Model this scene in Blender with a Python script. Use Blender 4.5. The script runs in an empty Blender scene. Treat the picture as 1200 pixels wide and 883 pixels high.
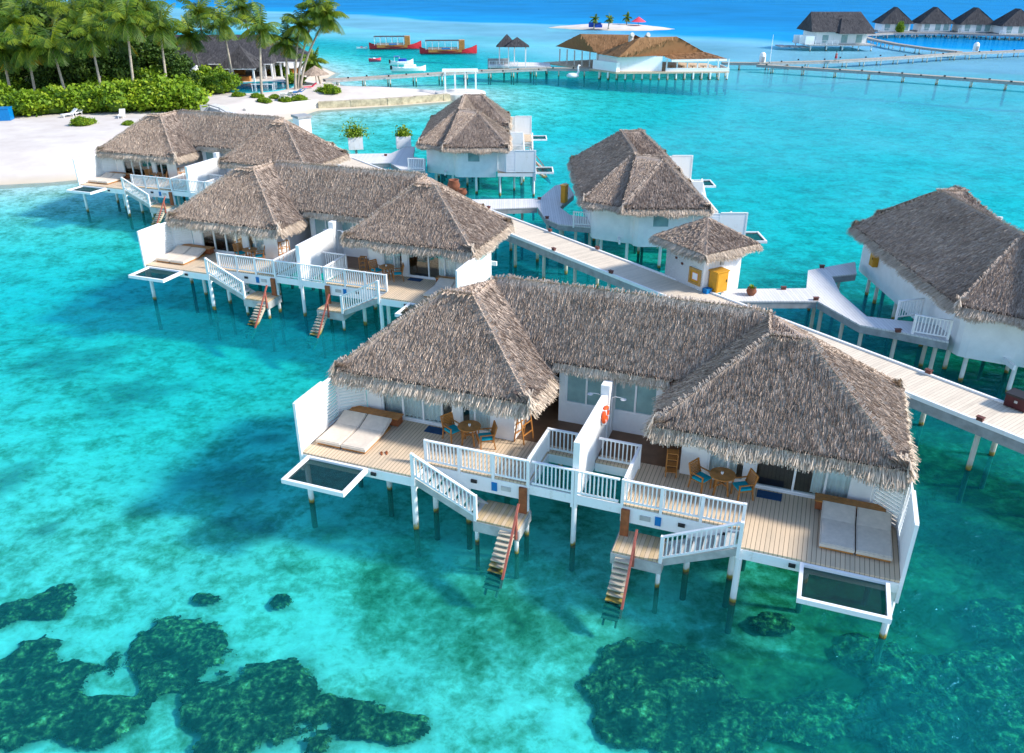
import bpy, bmesh, math, random
import numpy as np
from mathutils import Vector, Matrix, noise as mnoise
R = math.radians
random.seed(7); rng = np.random.default_rng(7)
S = bpy.context.scene
COL = S.collection

# ------------------------------------------------------------------ camera
CAM_H, F_PX, PITCH = 18.0, 965.0, math.atan((441.5 + 40.0) / 965.0)
cd = bpy.data.cameras.new('camera'); cam = bpy.data.objects.new('camera', cd); COL.objects.link(cam)
cam.location = (0, 0, CAM_H); cam.rotation_euler = (R(90) - PITCH, 0, 0)
cd.sensor_width = 36; cd.lens = 36 * F_PX / 1200; cd.clip_start = 0.5; cd.clip_end = 9000
S.camera = cam
_c, _s = math.cos(PITCH), math.sin(PITCH)
def P(px, py, z=0.0):
    """plan position of a photograph point that lies at height z"""
    u = (px - 600) / F_PX; v = (py - 441.5) / F_PX
    d = (u, _c - v * _s, -_s - v * _c); t = (CAM_H - z) / -d[2]
    return Vector((d[0] * t, d[1] * t, z))
def at(px, py, Y):
    """point of a photograph direction at the distance Y"""
    u = (px - 600) / F_PX; v = (py - 441.5) / F_PX
    d = (u, _c - v * _s, -_s - v * _c); t = Y / d[1]
    return Vector((d[0] * t, Y, CAM_H + d[2] * t))

# ------------------------------------------------------------------ materials
def mat(name):
    m = bpy.data.materials.new(name); m.use_nodes = True
    nt = m.node_tree; nt.nodes.clear()
    return m, nt
def nd(nt, t, **kw):
    n = nt.nodes.new(t)
    for k, v in kw.items():
        if k.startswith('i_'):
            key = k[2:]
            key = int(key) if key.isdigit() else key.replace('_', ' ')
            n.inputs[key].default_value = v
        else: setattr(n, k, v)
    return n
def lk(nt, a, b): nt.links.new(a, b)
def out_principled(nt, **kw):
    o = nd(nt, 'ShaderNodeOutputMaterial'); p = nd(nt, 'ShaderNodeBsdfPrincipled')
    for k, v in kw.items(): p.inputs[k.replace('_', ' ')].default_value = v
    lk(nt, p.outputs[0], o.inputs[0]); return p
def ramp(nt, stops):
    r = nd(nt, 'ShaderNodeValToRGB'); e = r.color_ramp.elements
    while len(e) < len(stops): e.new(0.5)
    for i, (p, c) in enumerate(stops):
        e[i].position = p; e[i].color = (*c, 1) if len(c) == 3 else c
    return r
def simple(name, col, rough=0.6, var=0.12, scale=3.0, coord='Object', bump=0.0, spec=0.3, metal=0.0):
    """plain surface with blotchy wear"""
    m, nt = mat(name)
    p = out_principled(nt, Roughness=rough, Metallic=metal); p.inputs['Specular IOR Level'].default_value = spec
    tc = nd(nt, 'ShaderNodeTexCoord'); n = nd(nt, 'ShaderNodeTexNoise', i_Scale=scale, i_Detail=6.0, i_Roughness=0.65)
    lk(nt, tc.outputs[coord], n.inputs['Vector'])
    lo = tuple(max(0, c * (1 - var)) for c in col); hi = tuple(min(1, c * (1 + var)) for c in col)
    r = ramp(nt, [(0.3, lo), (0.7, hi)]); lk(nt, n.outputs[0], r.inputs[0]); lk(nt, r.outputs[0], p.inputs['Base Color'])
    if bump:
        b = nd(nt, 'ShaderNodeBump', i_Strength=bump, i_Distance=0.02); lk(nt, n.outputs[0], b.inputs['Height']); lk(nt, b.outputs[0], p.inputs['Normal'])
    return m
def planks(name, col, axis=0, width=0.12, var=0.25, gap=0.07, patch=None, rough=0.75):
    """boards laid side by side along the given axis of the object, weathered"""
    m, nt = mat(name); p = out_principled(nt, Roughness=rough); p.inputs['Specular IOR Level'].default_value = 0.2
    tc = nd(nt, 'ShaderNodeTexCoord'); sx = nd(nt, 'ShaderNodeSeparateXYZ'); lk(nt, tc.outputs['Object'], sx.inputs[0])
    dv = nd(nt, 'ShaderNodeMath', operation='DIVIDE', i_1=width); lk(nt, sx.outputs[axis], dv.inputs[0])
    fl = nd(nt, 'ShaderNodeMath', operation='FLOOR'); lk(nt, dv.outputs[0], fl.inputs[0])
    fr = nd(nt, 'ShaderNodeMath', operation='FRACT'); lk(nt, dv.outputs[0], fr.inputs[0])
    wn = nd(nt, 'ShaderNodeTexWhiteNoise', noise_dimensions='1D'); lk(nt, fl.outputs[0], wn.inputs['W'])
    mp = nd(nt, 'ShaderNodeMapping'); sc = [5.0, 5.0, 5.0]; sc[1 - axis] = 0.7; mp.inputs['Scale'].default_value = sc
    lk(nt, tc.outputs['Object'], mp.inputs[0])
    n = nd(nt, 'ShaderNodeTexNoise', i_Scale=2.0, i_Detail=6.0, i_Roughness=0.7); lk(nt, mp.outputs[0], n.inputs['Vector'])
    n2 = nd(nt, 'ShaderNodeTexNoise', i_Scale=0.45, i_Detail=3.0); lk(nt, tc.outputs['Object'], n2.inputs['Vector'])
    a = nd(nt, 'ShaderNodeMath', operation='MULTIPLY_ADD', i_1=0.45); lk(nt, wn.outputs[0], a.inputs[0]); lk(nt, n.outputs[0], a.inputs[2])
    b = nd(nt, 'ShaderNodeMath', operation='MULTIPLY_ADD', i_1=0.9); lk(nt, n2.outputs[0], b.inputs[0]); lk(nt, a.outputs[0], b.inputs[2])
    lo = tuple(c * (1 - 1.5 * var) for c in col); hi = tuple(min(1, c * (1 + var)) for c in col)
    mid = patch or col
    r = ramp(nt, [(0.25, lo), (0.5, mid), (0.75, hi)])
    mr = nd(nt, 'ShaderNodeMath', operation='MULTIPLY', i_1=0.6); lk(nt, b.outputs[0], mr.inputs[0]); lk(nt, mr.outputs[0], r.inputs[0])
    g = nd(nt, 'ShaderNodeMath', operation='GREATER_THAN', i_1=1 - gap); lk(nt, fr.outputs[0], g.inputs[0])
    mx = nd(nt, 'ShaderNodeMix', data_type='RGBA'); lk(nt, g.outputs[0], mx.inputs[0]); lk(nt, r.outputs[0], mx.inputs[6])
    mx.inputs[7].default_value = (col[0] * .38, col[1] * .38, col[2] * .38, 1)
    lk(nt, mx.outputs[2], p.inputs['Base Color'])
    bp = nd(nt, 'ShaderNodeBump', i_Strength=0.5, i_Distance=0.01, invert=True); lk(nt, g.outputs[0], bp.inputs['Height']); lk(nt, bp.outputs[0], p.inputs['Normal'])
    return m
def toned(name, stops, rough=0.9, attr='tone', trans=0.0, nscale=0.25, namt=0.25, spec=0.15):
    """each strand or leaf carries its own tone; larger patches drift slowly"""
    m, nt = mat(name); p = out_principled(nt, Roughness=rough); p.inputs['Specular IOR Level'].default_value = spec
    at_ = nd(nt, 'ShaderNodeAttribute', attribute_name=attr)
    tc = nd(nt, 'ShaderNodeTexCoord'); n = nd(nt, 'ShaderNodeTexNoise', i_Scale=nscale, i_Detail=4.0, i_Roughness=0.6); lk(nt, tc.outputs['Object'], n.inputs['Vector'])
    s = nd(nt, 'ShaderNodeMath', operation='SUBTRACT', i_1=0.5); lk(nt, n.outputs[0], s.inputs[0])
    a = nd(nt, 'ShaderNodeMath', operation='MULTIPLY_ADD', i_1=namt * 2); lk(nt, s.outputs[0], a.inputs[0]); lk(nt, at_.outputs['Fac'], a.inputs[2])
    r = ramp(nt, stops); lk(nt, a.outputs[0], r.inputs[0]); lk(nt, r.outputs[0], p.inputs['Base Color'])
    if trans:
        o = [x for x in nt.nodes if x.type == 'OUTPUT_MATERIAL'][0]
        t = nd(nt, 'ShaderNodeBsdfTranslucent'); lk(nt, r.outputs[0], t.inputs[0])
        mx = nd(nt, 'ShaderNodeMixShader', i_0=trans); lk(nt, p.outputs[0], mx.inputs[1]); lk(nt, t.outputs[0], mx.inputs[2]); lk(nt, mx.outputs[0], o.inputs[0])
    return m
def painted_post(name, col):
    """white paint; weed and rust-yellow growth in the splash zone"""
    m, nt = mat(name); p = out_principled(nt, Roughness=0.6)
    g = nd(nt, 'ShaderNodeNewGeometry'); sx = nd(nt, 'ShaderNodeSeparateXYZ'); lk(nt, g.outputs['Position'], sx.inputs[0])
    n = nd(nt, 'ShaderNodeTexNoise', i_Scale=3.0, i_Detail=4.0); lk(nt, g.outputs['Position'], n.inputs['Vector'])
    a = nd(nt, 'ShaderNodeMath', operation='MULTIPLY_ADD', i_1=0.5, i_2=-0.25); lk(nt, n.outputs[0], a.inputs[0])
    b = nd(nt, 'ShaderNodeMath', operation='ADD'); lk(nt, a.outputs[0], b.inputs[0]); lk(nt, sx.outputs[2], b.inputs[1])
    mr = nd(nt, 'ShaderNodeMapRange', i_1=-0.5, i_2=1.5); lk(nt, b.outputs[0], mr.inputs[0])
    r = ramp(nt, [(0.0, (.11, .14, .11)), (0.2, (.10, .13, .09)), (0.27, (.03, .04, .02)), (0.295, (.20, .14, .015)), (0.335, (.3, .24, .06)), (0.375, tuple(c * .78 for c in col)), (0.5, col)])
    lk(nt, mr.outputs[0], r.inputs[0]); lk(nt, r.outputs[0], p.inputs['Base Color']); return m

M = {}
def white_paint():
    m, nt = mat('white_paint'); p = out_principled(nt, Roughness=.55); p.inputs['Specular IOR Level'].default_value = .3
    g = nd(nt, 'ShaderNodeNewGeometry'); mp = nd(nt, 'ShaderNodeMapping'); mp.inputs['Scale'].default_value = (1, 1, .22); lk(nt, g.outputs['Position'], mp.inputs[0])
    n = nd(nt, 'ShaderNodeTexNoise', i_Scale=3.2, i_Detail=6.0, i_Roughness=.7); lk(nt, mp.outputs[0], n.inputs['Vector'])
    n2 = nd(nt, 'ShaderNodeTexNoise', i_Scale=14.0, i_Detail=4.0, i_Roughness=.7); lk(nt, g.outputs['Position'], n2.inputs['Vector'])
    a = nd(nt, 'ShaderNodeMath', operation='MULTIPLY_ADD', i_1=.5); lk(nt, n2.outputs[0], a.inputs[0]); lk(nt, n.outputs[0], a.inputs[2])
    r = ramp(nt, [(.42, (.50, .46, .39)), (.54, (.70, .685, .65)), (.66, (.79, .79, .78)), (1, (.82, .82, .82))]); lk(nt, a.outputs[0], r.inputs[0]); lk(nt, r.outputs[0], p.inputs['Base Color']); return m
M['white'] = white_paint()
M['wall'] = simple('white_render', (.79, .79, .78), .7, .07, 1.6, bump=.2)
M['post'] = painted_post('painted_post', (.78, .78, .77))
M['pier_post'] = painted_post('weathered_post', (.55, .53, .47))
M['deck'] = planks('deck_planks', (.43, .33, .225), 0, .135, .42, .12, patch=(.52, .41, .285))
M['landing'] = planks('landing_planks', (.40, .31, .21), 0, .14, .35, .08, patch=(.47, .34, .18))
M['board'] = planks('boardwalk_planks', (.54, .46, .36), 0, .15, .2, .06)
M['beam'] = simple('weathered_beam', (.42, .42, .40), .8, .25, 2.0, bump=.2)
M['fascia'] = simple('fascia_timber', (.30, .31, .31), .8, .25, 2.0, bump=.2)
M['teak'] = simple('teak', (.40, .165, .04), .45, .3, 5.0)
M['darkwood'] = simple('reddish_timber', (.28, .085, .03), .6, .35, 4.0)
M['redpaint'] = simple('faded_red_timber', (.36, .10, .07), .6, .3, 4.0)
M['rung'] = painted_post('rung_timber', (.52, .45, .34))
M['cushion'] = simple('turquoise_cushion', (.0, .33, .42), .8, .1, 8)
M['pad'] = simple('lounger_canvas', (.60, .52, .43), .9, .10, 5)
M['curtain'] = simple('white_curtain', (.86, .88, .88), .85, .08, 3)
M['floor'] = simple('interior_floor', (.16, .085, .045), .4, .2, 3)
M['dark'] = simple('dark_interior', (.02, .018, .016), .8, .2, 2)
M['doormat'] = simple('blue_mat', (.015, .06, .14), .9, .2, 10)
M['yellow'] = simple('yellow_cabinet', (.55, .27, .02), .5, .15, 3)
M['bluebox'] = simple('blue_plastic', (.0, .16, .42), .4, .1, 3)
M['orange'] = simple('orange_buoy', (.80, .10, .02), .5, .1, 6)
M['black'] = simple('black_plastic', (.02, .02, .022), .5, .2, 3)
M['lamp'] = simple('rusty_lamp', (.13, .045, .035), .6, .3, 8)
M['terracotta'] = simple('terracotta', (.20, .07, .035), .7, .2, 6)
M['slate'] = toned('slate_thatch', [(0, (.028, .027, .030)), (.5, (.06, .058, .062)), (1, (.12, .115, .115))])
M['thatch'] = toned('thatch', [(0, (.165, .122, .094)), (.35, (.35, .268, .212)), (.65, (.485, .382, .305)), (1, (.68, .555, .445))], nscale=.35, namt=.3)
M['fringe'] = toned('thatch_fringe', [(0, (.24, .18, .135)), (.4, (.48, .385, .295)), (1, (.74, .62, .49))], nscale=.6, namt=.3)
M['thatch_base'] = simple('thatch_under', (.34, .27, .225), .95, .3, 3, bump=.5)
M['brownroof'] = toned('brown_shingle', [(0, (.15, .075, .032)), (.5, (.25, .13, .06)), (1, (.36, .20, .10))], nscale=.5)
M['stone'] = simple('coral_stone', (.42, .36, .24), .9, .45, 1.5, bump=.6)
M['concrete'] = simple('pale_concrete', (.62, .58, .52), .9, .15, .6)
M['redhull'] = simple('red_hull', (.50, .02, .03), .4, .2, .6)
M['bluehull'] = simple('blue_hull', (.01, .06, .35), .35, .15, .6)
M['whitehull'] = simple('white_hull', (.8, .8, .8), .3, .05, .6)
M['pink'] = simple('red_canvas', (.75, .06, .10), .8, .15, .6)
M['bark'] = simple('palm_bark', (.36, .31, .25), .9, .3, 2.5, bump=.4)
M['darkbark'] = simple('tree_bark', (.10, .075, .05), .9, .3, 2.5, bump=.4)
M['palm'] = toned('palm_frond', [(0, (.012, .04, .004)), (.45, (.055, .125, .004)), (.8, (.22, .27, .008)), (1, (.48, .30, .025))], .55, trans=.25, namt=.15, spec=.35)
M['leafdark'] = toned('dark_leaf', [(0, (.008, .024, .005)), (.5, (.038, .09, .012)), (1, (.14, .22, .025))], .6, trans=.2, nscale=.5, spec=.3)
M['leafbright'] = toned('bright_leaf', [(0, (.045, .11, .006)), (.5, (.17, .29, .012)), (1, (.40, .48, .03))], .55, trans=.25, nscale=.4, spec=.3)
M['skin'] = simple('skin', (.35, .2, .13), .6, .05, 8)
M['cloth'] = simple('red_cloth', (.4, .03, .05), .8, .1, 8)

def glass_mat(name, tint, refl=0.12, opac=0.35):
    m, nt = mat(name); o = nd(nt, 'ShaderNodeOutputMaterial')
    t = nd(nt, 'ShaderNodeBsdfTransparent'); t.inputs[0].default_value = (*tint, 1)
    g = nd(nt, 'ShaderNodeBsdfGlossy', i_Roughness=0.03); g.inputs[0].default_value = (.9, .95, .95, 1)
    f = nd(nt, 'ShaderNodeFresnel', i_IOR=1.5); a = nd(nt, 'ShaderNodeMath', operation='ADD', i_1=refl, use_clamp=True); lk(nt, f.outputs[0], a.inputs[0])
    n = nd(nt, 'ShaderNodeTexNoise', i_Scale=1.2); b = nd(nt, 'ShaderNodeBump', i_Strength=0.05, i_Distance=0.1); lk(nt, n.outputs[0], b.inputs['Height']); lk(nt, b.outputs[0], g.inputs['Normal'])
    mx = nd(nt, 'ShaderNodeMixShader'); lk(nt, a.outputs[0], mx.inputs[0]); lk(nt, t.outputs[0], mx.inputs[1]); lk(nt, g.outputs[0], mx.inputs[2]); lk(nt, mx.outputs[0], o.inputs[0])
    return m
M['glass'] = glass_mat('window_glass', (.93, .97, .97), .04)
M['tealglass'] = simple('frosted_glass', (.22, .36, .36), .25, .25, 1.2, spec=.6)
def net_mat():
    m, nt = mat('net_mesh'); o = nd(nt, 'ShaderNodeOutputMaterial')
    t = nd(nt, 'ShaderNodeBsdfTransparent'); d = nd(nt, 'ShaderNodeBsdfDiffuse'); d.inputs[0].default_value = (.012, .03, .035, 1)
    mx = nd(nt, 'ShaderNodeMixShader', i_0=0.55); lk(nt, t.outputs[0], mx.inputs[1]); lk(nt, d.outputs[0], mx.inputs[2]); lk(nt, mx.outputs[0], o.inputs[0]); return m
M['net'] = net_mat()

# ------------------------------------------------------------------ mesh building
class MB:
    def __init__(s): s.v = []; s.f = []; s.t = []
    def add(s, vs, fs, tone=.5):
        b = len(s.v); s.v += [tuple(v) for v in vs]; s.f += [tuple(b + i for i in f) for f in fs]; s.t += [tone] * len(vs); return s
    def box(s, x0, x1, y0, y1, z0, z1):
        if x0 > x1: x0, x1 = x1, x0
        if y0 > y1: y0, y1 = y1, y0
        return s.add([(x0, y0, z0), (x1, y0, z0), (x1, y1, z0), (x0, y1, z0), (x0, y0, z1), (x1, y0, z1), (x1, y1, z1), (x0, y1, z1)],
              [(0, 3, 2, 1), (4, 5, 6, 7), (0, 1, 5, 4), (1, 2, 6, 5), (2, 3, 7, 6), (3, 0, 4, 7)])
    def beam(s, a, b, w, h, up=(0, 0, 1)):
        a = Vector(a); b = Vector(b); d = (b - a).normalized(); u = Vector(up)
        r = d.cross(u)
        if r.length < 1e-4: r = d.cross(Vector((1, 0, 0)))
        r.normalize(); u = r.cross(d).normalized(); r *= w / 2; u *= h / 2
        vs = [a - r - u, a + r - u, a + r + u, a - r + u, b - r - u, b + r - u, b + r + u, b - r + u]
        return s.add(vs, [(3, 2, 1, 0), (4, 5, 6, 7), (0, 1, 5, 4), (1, 2, 6, 5), (2, 3, 7, 6), (3, 0, 4, 7)])
    def tube(s, pts, rads, n=8, cap=True, tone=.5):
        pts = [Vector(p) for p in pts]
        if not hasattr(rads, '__len__'): rads = [rads] * len(pts)
        vs = []; fs = []; ref = None
        for i, p in enumerate(pts):
            d = (pts[min(i + 1, len(pts) - 1)] - pts[max(i - 1, 0)]).normalized()
            if ref is None: ref = d.cross(Vector((0, 1, 0))) if abs(d.y) < .9 else d.cross(Vector((1, 0, 0)))
            ref = (ref - d * ref.dot(d)).normalized(); q = d.cross(ref)
            for k in range(n):
                a = 2 * math.pi * k / n; vs.append(p + (ref * math.cos(a) + q * math.sin(a)) * rads[i])
        for i in range(len(pts) - 1):
            for k in range(n):
                k2 = (k + 1) % n; fs.append((i * n + k, i * n + k2, (i + 1) * n + k2, (i + 1) * n + k))
        if cap: fs.append(tuple(range(n))[::-1]); fs.append(tuple((len(pts) - 1) * n + k for k in range(n)))
        return s.add(vs, fs, tone)
    def cyl(s, x, y, z0, z1, r, n=12, r1=None): return s.tube([(x, y, z0), (x, y, z1)], [r, r if r1 is None else r1], n)
    def lathe(s, x, y, prof, n=16):
        vs = []; fs = []
        for (r, z) in prof:
            for k in range(n):
                a = 2 * math.pi * k / n; vs.append((x + r * math.cos(a), y + r * math.sin(a), z))
        for i in range(len(prof) - 1):
            for k in range(n): fs.append((i * n + k, i * n + (k + 1) % n, (i + 1) * n + (k + 1) % n, (i + 1) * n + k))
        fs.append(tuple(range(n))[::-1]); fs.append(tuple((len(prof) - 1) * n + k for k in range(n)))
        return s.add(vs, fs)
    def prism(s, poly, z0, z1):
        n = len(poly); ar = sum(poly[i][0] * poly[(i + 1) % n][1] - poly[(i + 1) % n][0] * poly[i][1] for i in range(n))
        if ar < 0: poly = poly[::-1]
        vs = [(p[0], p[1], z0) for p in poly] + [(p[0], p[1], z1) for p in poly]
        fs = [tuple(range(n))[::-1], tuple(range(n, 2 * n))] + [(i, (i + 1) % n, n + (i + 1) % n, n + i) for i in range(n)]
        return s.add(vs, fs)
    def wallpath(s, pts, z0, z1, th):
        """a wall of even thickness along a plan polyline (outer face on the line)"""
        for a, b in zip(pts[:-1], pts[1:]):
            d = Vector((b[0] - a[0], b[1] - a[1])); L = d.length; d /= L; n = Vector((-d.y, d.x)) * th
            s.prism([(a[0], a[1]), (b[0], b[1]), (b[0] + n.x, b[1] + n.y), (a[0] + n.x, a[1] + n.y)], z0, z1)
        return s
    def mesh(s, name, m, smooth=False):
        me = bpy.data.meshes.new(name); me.from_pydata(s.v, [], s.f); me.update()
        a = me.attributes.new('tone', 'FLOAT', 'POINT'); a.data.foreach_set('value', np.array(s.t, dtype=np.float32))
        for x in (m if isinstance(m, (list, tuple)) else [m]): me.materials.append(x)
        if smooth: me.polygons.foreach_set('use_smooth', [True] * len(me.polygons))
        return me
    def build(s, name, m, parent=None, smooth=False, loc=None, rz=0.0):
        o = bpy.data.objects.new(name, s.mesh(name, m, smooth)); COL.objects.link(o)
        if parent: o.parent = parent
        if loc is not None: o.location = loc
        if rz: o.rotation_euler.z = rz
        return o
def tag(o, label=None, cat=None, group=None, kind=None):
    if label: o['label'] = label
    if cat: o['category'] = cat
    if group: o['group'] = group
    if kind: o['kind'] = kind
    return o
def empty(name, loc=(0, 0, 0), rz=0.0, label=None, cat=None, group=None):
    o = bpy.data.objects.new(name, None); COL.objects.link(o); o.location = loc; o.rotation_euler.z = rz; o.empty_display_size = .2
    return tag(o, label, cat, group)
def copy_tree(o, parent=None):
    c = o.copy(); COL.objects.link(c); c.parent = parent
    for ch in list(o.children): copy_tree(ch, c)
    return c

def quads(name, V, tone, m, parent=None, loc=None, rz=0):
    """many separate four-cornered straws or leaves as one mesh; V is (n,4,3)"""
    n = len(V); me = bpy.data.meshes.new(name)
    me.vertices.add(4 * n); me.vertices.foreach_set('co', V.reshape(-1).astype(np.float32))
    me.loops.add(4 * n); me.loops.foreach_set('vertex_index', np.arange(4 * n, dtype=np.int32))
    me.polygons.add(n); me.polygons.foreach_set('loop_start', np.arange(0, 4 * n, 4, dtype=np.int32)); me.polygons.foreach_set('loop_total', np.full(n, 4, dtype=np.int32))
    me.update(calc_edges=True)
    a = me.attributes.new('tone', 'FLOAT', 'POINT'); a.data.foreach_set('value', np.repeat(tone, 4).astype(np.float32))
    me.materials.append(m)
    return me
def join_quads(mb, V, tone):
    b = len(mb.v); n = len(V)
    mb.v += [tuple(p) for p in V.reshape(-1, 3).tolist()]; mb.t += np.repeat(tone, 4).tolist()
    mb.f += [(b + 4 * i, b + 4 * i + 1, b + 4 * i + 2, b + 4 * i + 3) for i in range(n)]
def straws(poly, dens, lmin=.3, lmax=.75, w=(.025, .06), lift=(.02, .11), down=None, yaw=.22, over=0.0):
    """straws lying on a flat roof face, pointing down its slope"""
    poly = [np.array(p, float) for p in poly]; V = []; T = []
    n = np.zeros(3)
    for i in range(1, len(poly) - 1): n += np.cross(poly[i] - poly[0], poly[i + 1] - poly[0])
    n /= np.linalg.norm(n)
    if n[2] < 0: n = -n
    d = np.array([0, 0, -1.0]); d = d - n * d.dot(n); d /= max(1e-6, np.linalg.norm(d))
    sd = np.cross(n, d)
    for i in range(1, len(poly) - 1):
        a, b, c = poly[0], poly[i], poly[i + 1]; ar = np.linalg.norm(np.cross(b - a, c - a)) / 2
        k = int(ar * dens)
        if k < 1: continue
        u = rng.random((k, 2)); fl = u.sum(1) > 1; u[fl] = 1 - u[fl]
        p = a + u[:, :1] * (b - a) + u[:, 1:] * (c - a)
        ang = rng.normal(0, yaw, k)[:, None]; dd = d * np.cos(ang) + sd * np.sin(ang); ss = sd * np.cos(ang) - d * np.sin(ang)
        zmin = min(q_[2] for q_ in poly); L = rng.uniform(lmin, lmax, k)[:, None]; L = np.clip(np.minimum(L, (p[:, 2:3] - zmin + over * rng.random((k, 1)) ** 3) / np.maximum(1e-3, -dd[:, 2:3])), .05, None); W = rng.uniform(*w, k)[:, None] / 2
        h0 = rng.uniform(0, lift[0], k)[:, None]; h1 = rng.uniform(lift[0], lift[1], k)[:, None]; tw = rng.normal(0, .02, k)[:, None]
        q = p + dd * L
        V.append(np.stack([p - ss * W + n * h0, p + ss * W + n * h0, q + ss * W * .7 + n * (h1 + tw), q - ss * W * .7 + n * (h1 - tw)], 1))
        T.append(np.clip(rng.beta(2.2, 2.6, k), 0, 1))
    return (np.concatenate(V), np.concatenate(T)) if V else (np.zeros((0, 4, 3)), np.zeros(0))
def fringe(a, b, outn, per_m=150, drop=.55, l=(.45, .95), start=.35, slope=.8):
    """ragged straw ends hanging past the eave edge a-b; outn is the outward plan direction"""
    a = np.array(a, float); b = np.array(b, float); L = np.linalg.norm(b - a); k = int(L * per_m)
    t = rng.random(k)[:, None]; o = np.array([outn[0], outn[1], 0.0]); ax = (b - a) / L
    p = a + (b - a) * t - o * rng.uniform(0, start, k)[:, None]; p[:, 2] += (a[2] * 0) + rng.uniform(-.14, .02, k) + (np.linalg.norm((p - (a + (b - a) * t))[:, :2], axis=1)) * slope
    wob = 1 + .32 * np.sin(t[:, 0] * L * 2.1 + rng.random() * 6) * np.sin(t[:, 0] * L * .7)
    ll = (rng.uniform(*l, k) * wob)[:, None]; dr = rng.uniform(slope * .7, slope * 1.5 + drop * .5, k)[:, None]
    d = o - np.array([0, 0, 1.0]) * dr + ax * rng.normal(0, .22, k)[:, None]; d /= np.linalg.norm(d, axis=1)[:, None]
    W = rng.uniform(.014, .036, k)[:, None] / 2
    sd = np.tile(ax, (k, 1)) + np.array([0, 0, 1.0]) * rng.normal(0, .35, k)[:, None]
    q = p + d * ll
    V = np.stack([p - sd * W, p + sd * W, q + sd * W * .6, q - sd * W * .6], 1)
    return V, np.clip(rng.beta(2, 2, k), 0, 1)
M['plankwall'] = planks('white_boarding', (.80, .80, .80), 0, .2, .03, .03)
M['bamboo'] = simple('bamboo_frame', (.42, .24, .07), .5, .3, 9)
M['maroon'] = simple('maroon_plastic', (.05, .008, .012), .4, .2, 3)
M['tile'] = simple('pool_tile', (.02, .30, .36), .3, .2, 2)
def poolwater():
    m, nt = mat('pool_water'); p = out_principled(nt, Roughness=.06); p.inputs['Base Color'].default_value = (.0, .22, .30, 1)
    g = nd(nt, 'ShaderNodeNewGeometry'); n = nd(nt, 'ShaderNodeTexNoise', i_Scale=1.2, i_Detail=3.0); lk(nt, g.outputs['Position'], n.inputs['Vector']); b = nd(nt, 'ShaderNodeBump', i_Strength=.3, i_Distance=.1); lk(nt, n.outputs[0], b.inputs['Height']); lk(nt, b.outputs[0], p.inputs['Normal']); return m
M['pool'] = poolwater()
M['lip_shade'] = simple('lip_shade', (.06, .045, .04), .95, .3, 3)
M['pierdeck'] = planks('pier_planks', (.30, .27, .23), 0, .2, .15, .06)
# ------------------------------------------------------------------ the double villa on stilts (local: x along the deck, y to the back, z from the water)
DZ = 2.25
def rail_mb(mb, a, b, za, zb, h=.92, spacing=.135, posts=True, lowgap=.12):
    a = Vector((a[0], a[1], za)); b = Vector((b[0], b[1], zb)); d = b - a; L = d.xy.length; up = Vector((0, 0, 1))
    mb.beam(a + up * h, b + up * h, .10, .05); mb.beam(a + up * lowgap, b + up * lowgap, .055, .06)
    n = max(2, int(L / spacing))
    for i in range(1, n):
        p = a + d * (i / n); mb.box(p.x - .021, p.x + .021, p.y - .021, p.y + .021, p.z + lowgap + .03, p.z + h - .025)
    if posts:
        k = max(1, round(L / 1.35))
        for i in range(k + 1):
            p = a + d * (i / k); mb.box(p.x - .05, p.x + .05, p.y - .05, p.y + .05, p.z - .15, p.z + h + .035)
    return mb
def hipfaces():
    F = []
    ez = 4.55
    for s in (-1, 1):
        X = lambda x: x * s
        A, Bf, T1, T2 = (X(2.15), 2.45, ez), (X(9.85), 2.45, ez), (X(5.35), 5.25, 7.05), (X(6.55), 5.25, 7.05)
        E, C = (X(9.85), 8.3, ez), (X(2.15), 7.2, ez); B = (X(5.2), 7.0, 7.12)
        F += [('front', [A, Bf, T2, T1]), ('outer', [Bf, E, T2]), ('inner', [A, T1, B, C]), ('back', [T2, E, B]), ('top', [T1, T2, B])]
    a, b, c, d = (-9.3, 5.12, 4.98), (9.3, 5.12, 4.98), (9.3, 10.6, 4.45), (-9.3, 10.6, 4.45); r0, r1 = (-4.6, 6.95, 7.22), (4.6, 6.95, 7.22)
    c, d = (7.2, 10.7, 4.5), (-7.2, 10.7, 4.5); b2, a2 = (9.3, 7.9, 4.5), (-9.3, 7.9, 4.5)
    F += [('front', [a, b, r1, r0]), ('outer', [b, b2, r1]), ('outer', [b2, c, r1]), ('back', [c, d, r0, r1]), ('outer', [d, a2, r0]), ('outer', [a2, a, r0])]
    return F
def sagged(mb, poly, tone=.5, n=7):
    """roof face under the straws, slightly swollen"""
    P0 = [Vector(p) for p in poly]
    if len(P0) == 3: P0 = [P0[0], P0[1], P0[2], P0[2]]
    vs = []; fs = []
    for j in range(n + 1):
        for i in range(n + 1):
            u, v = i / n, j / n; p = P0[0].lerp(P0[1], u).lerp(P0[3].lerp(P0[2], u), v)
            vs.append(p)
    for j in range(n):
        for i in range(n): fs.append((j * (n + 1) + i, j * (n + 1) + i + 1, (j + 1) * (n + 1) + i + 1, (j + 1) * (n + 1) + i))
    mb.add(vs, fs, tone)
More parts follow.
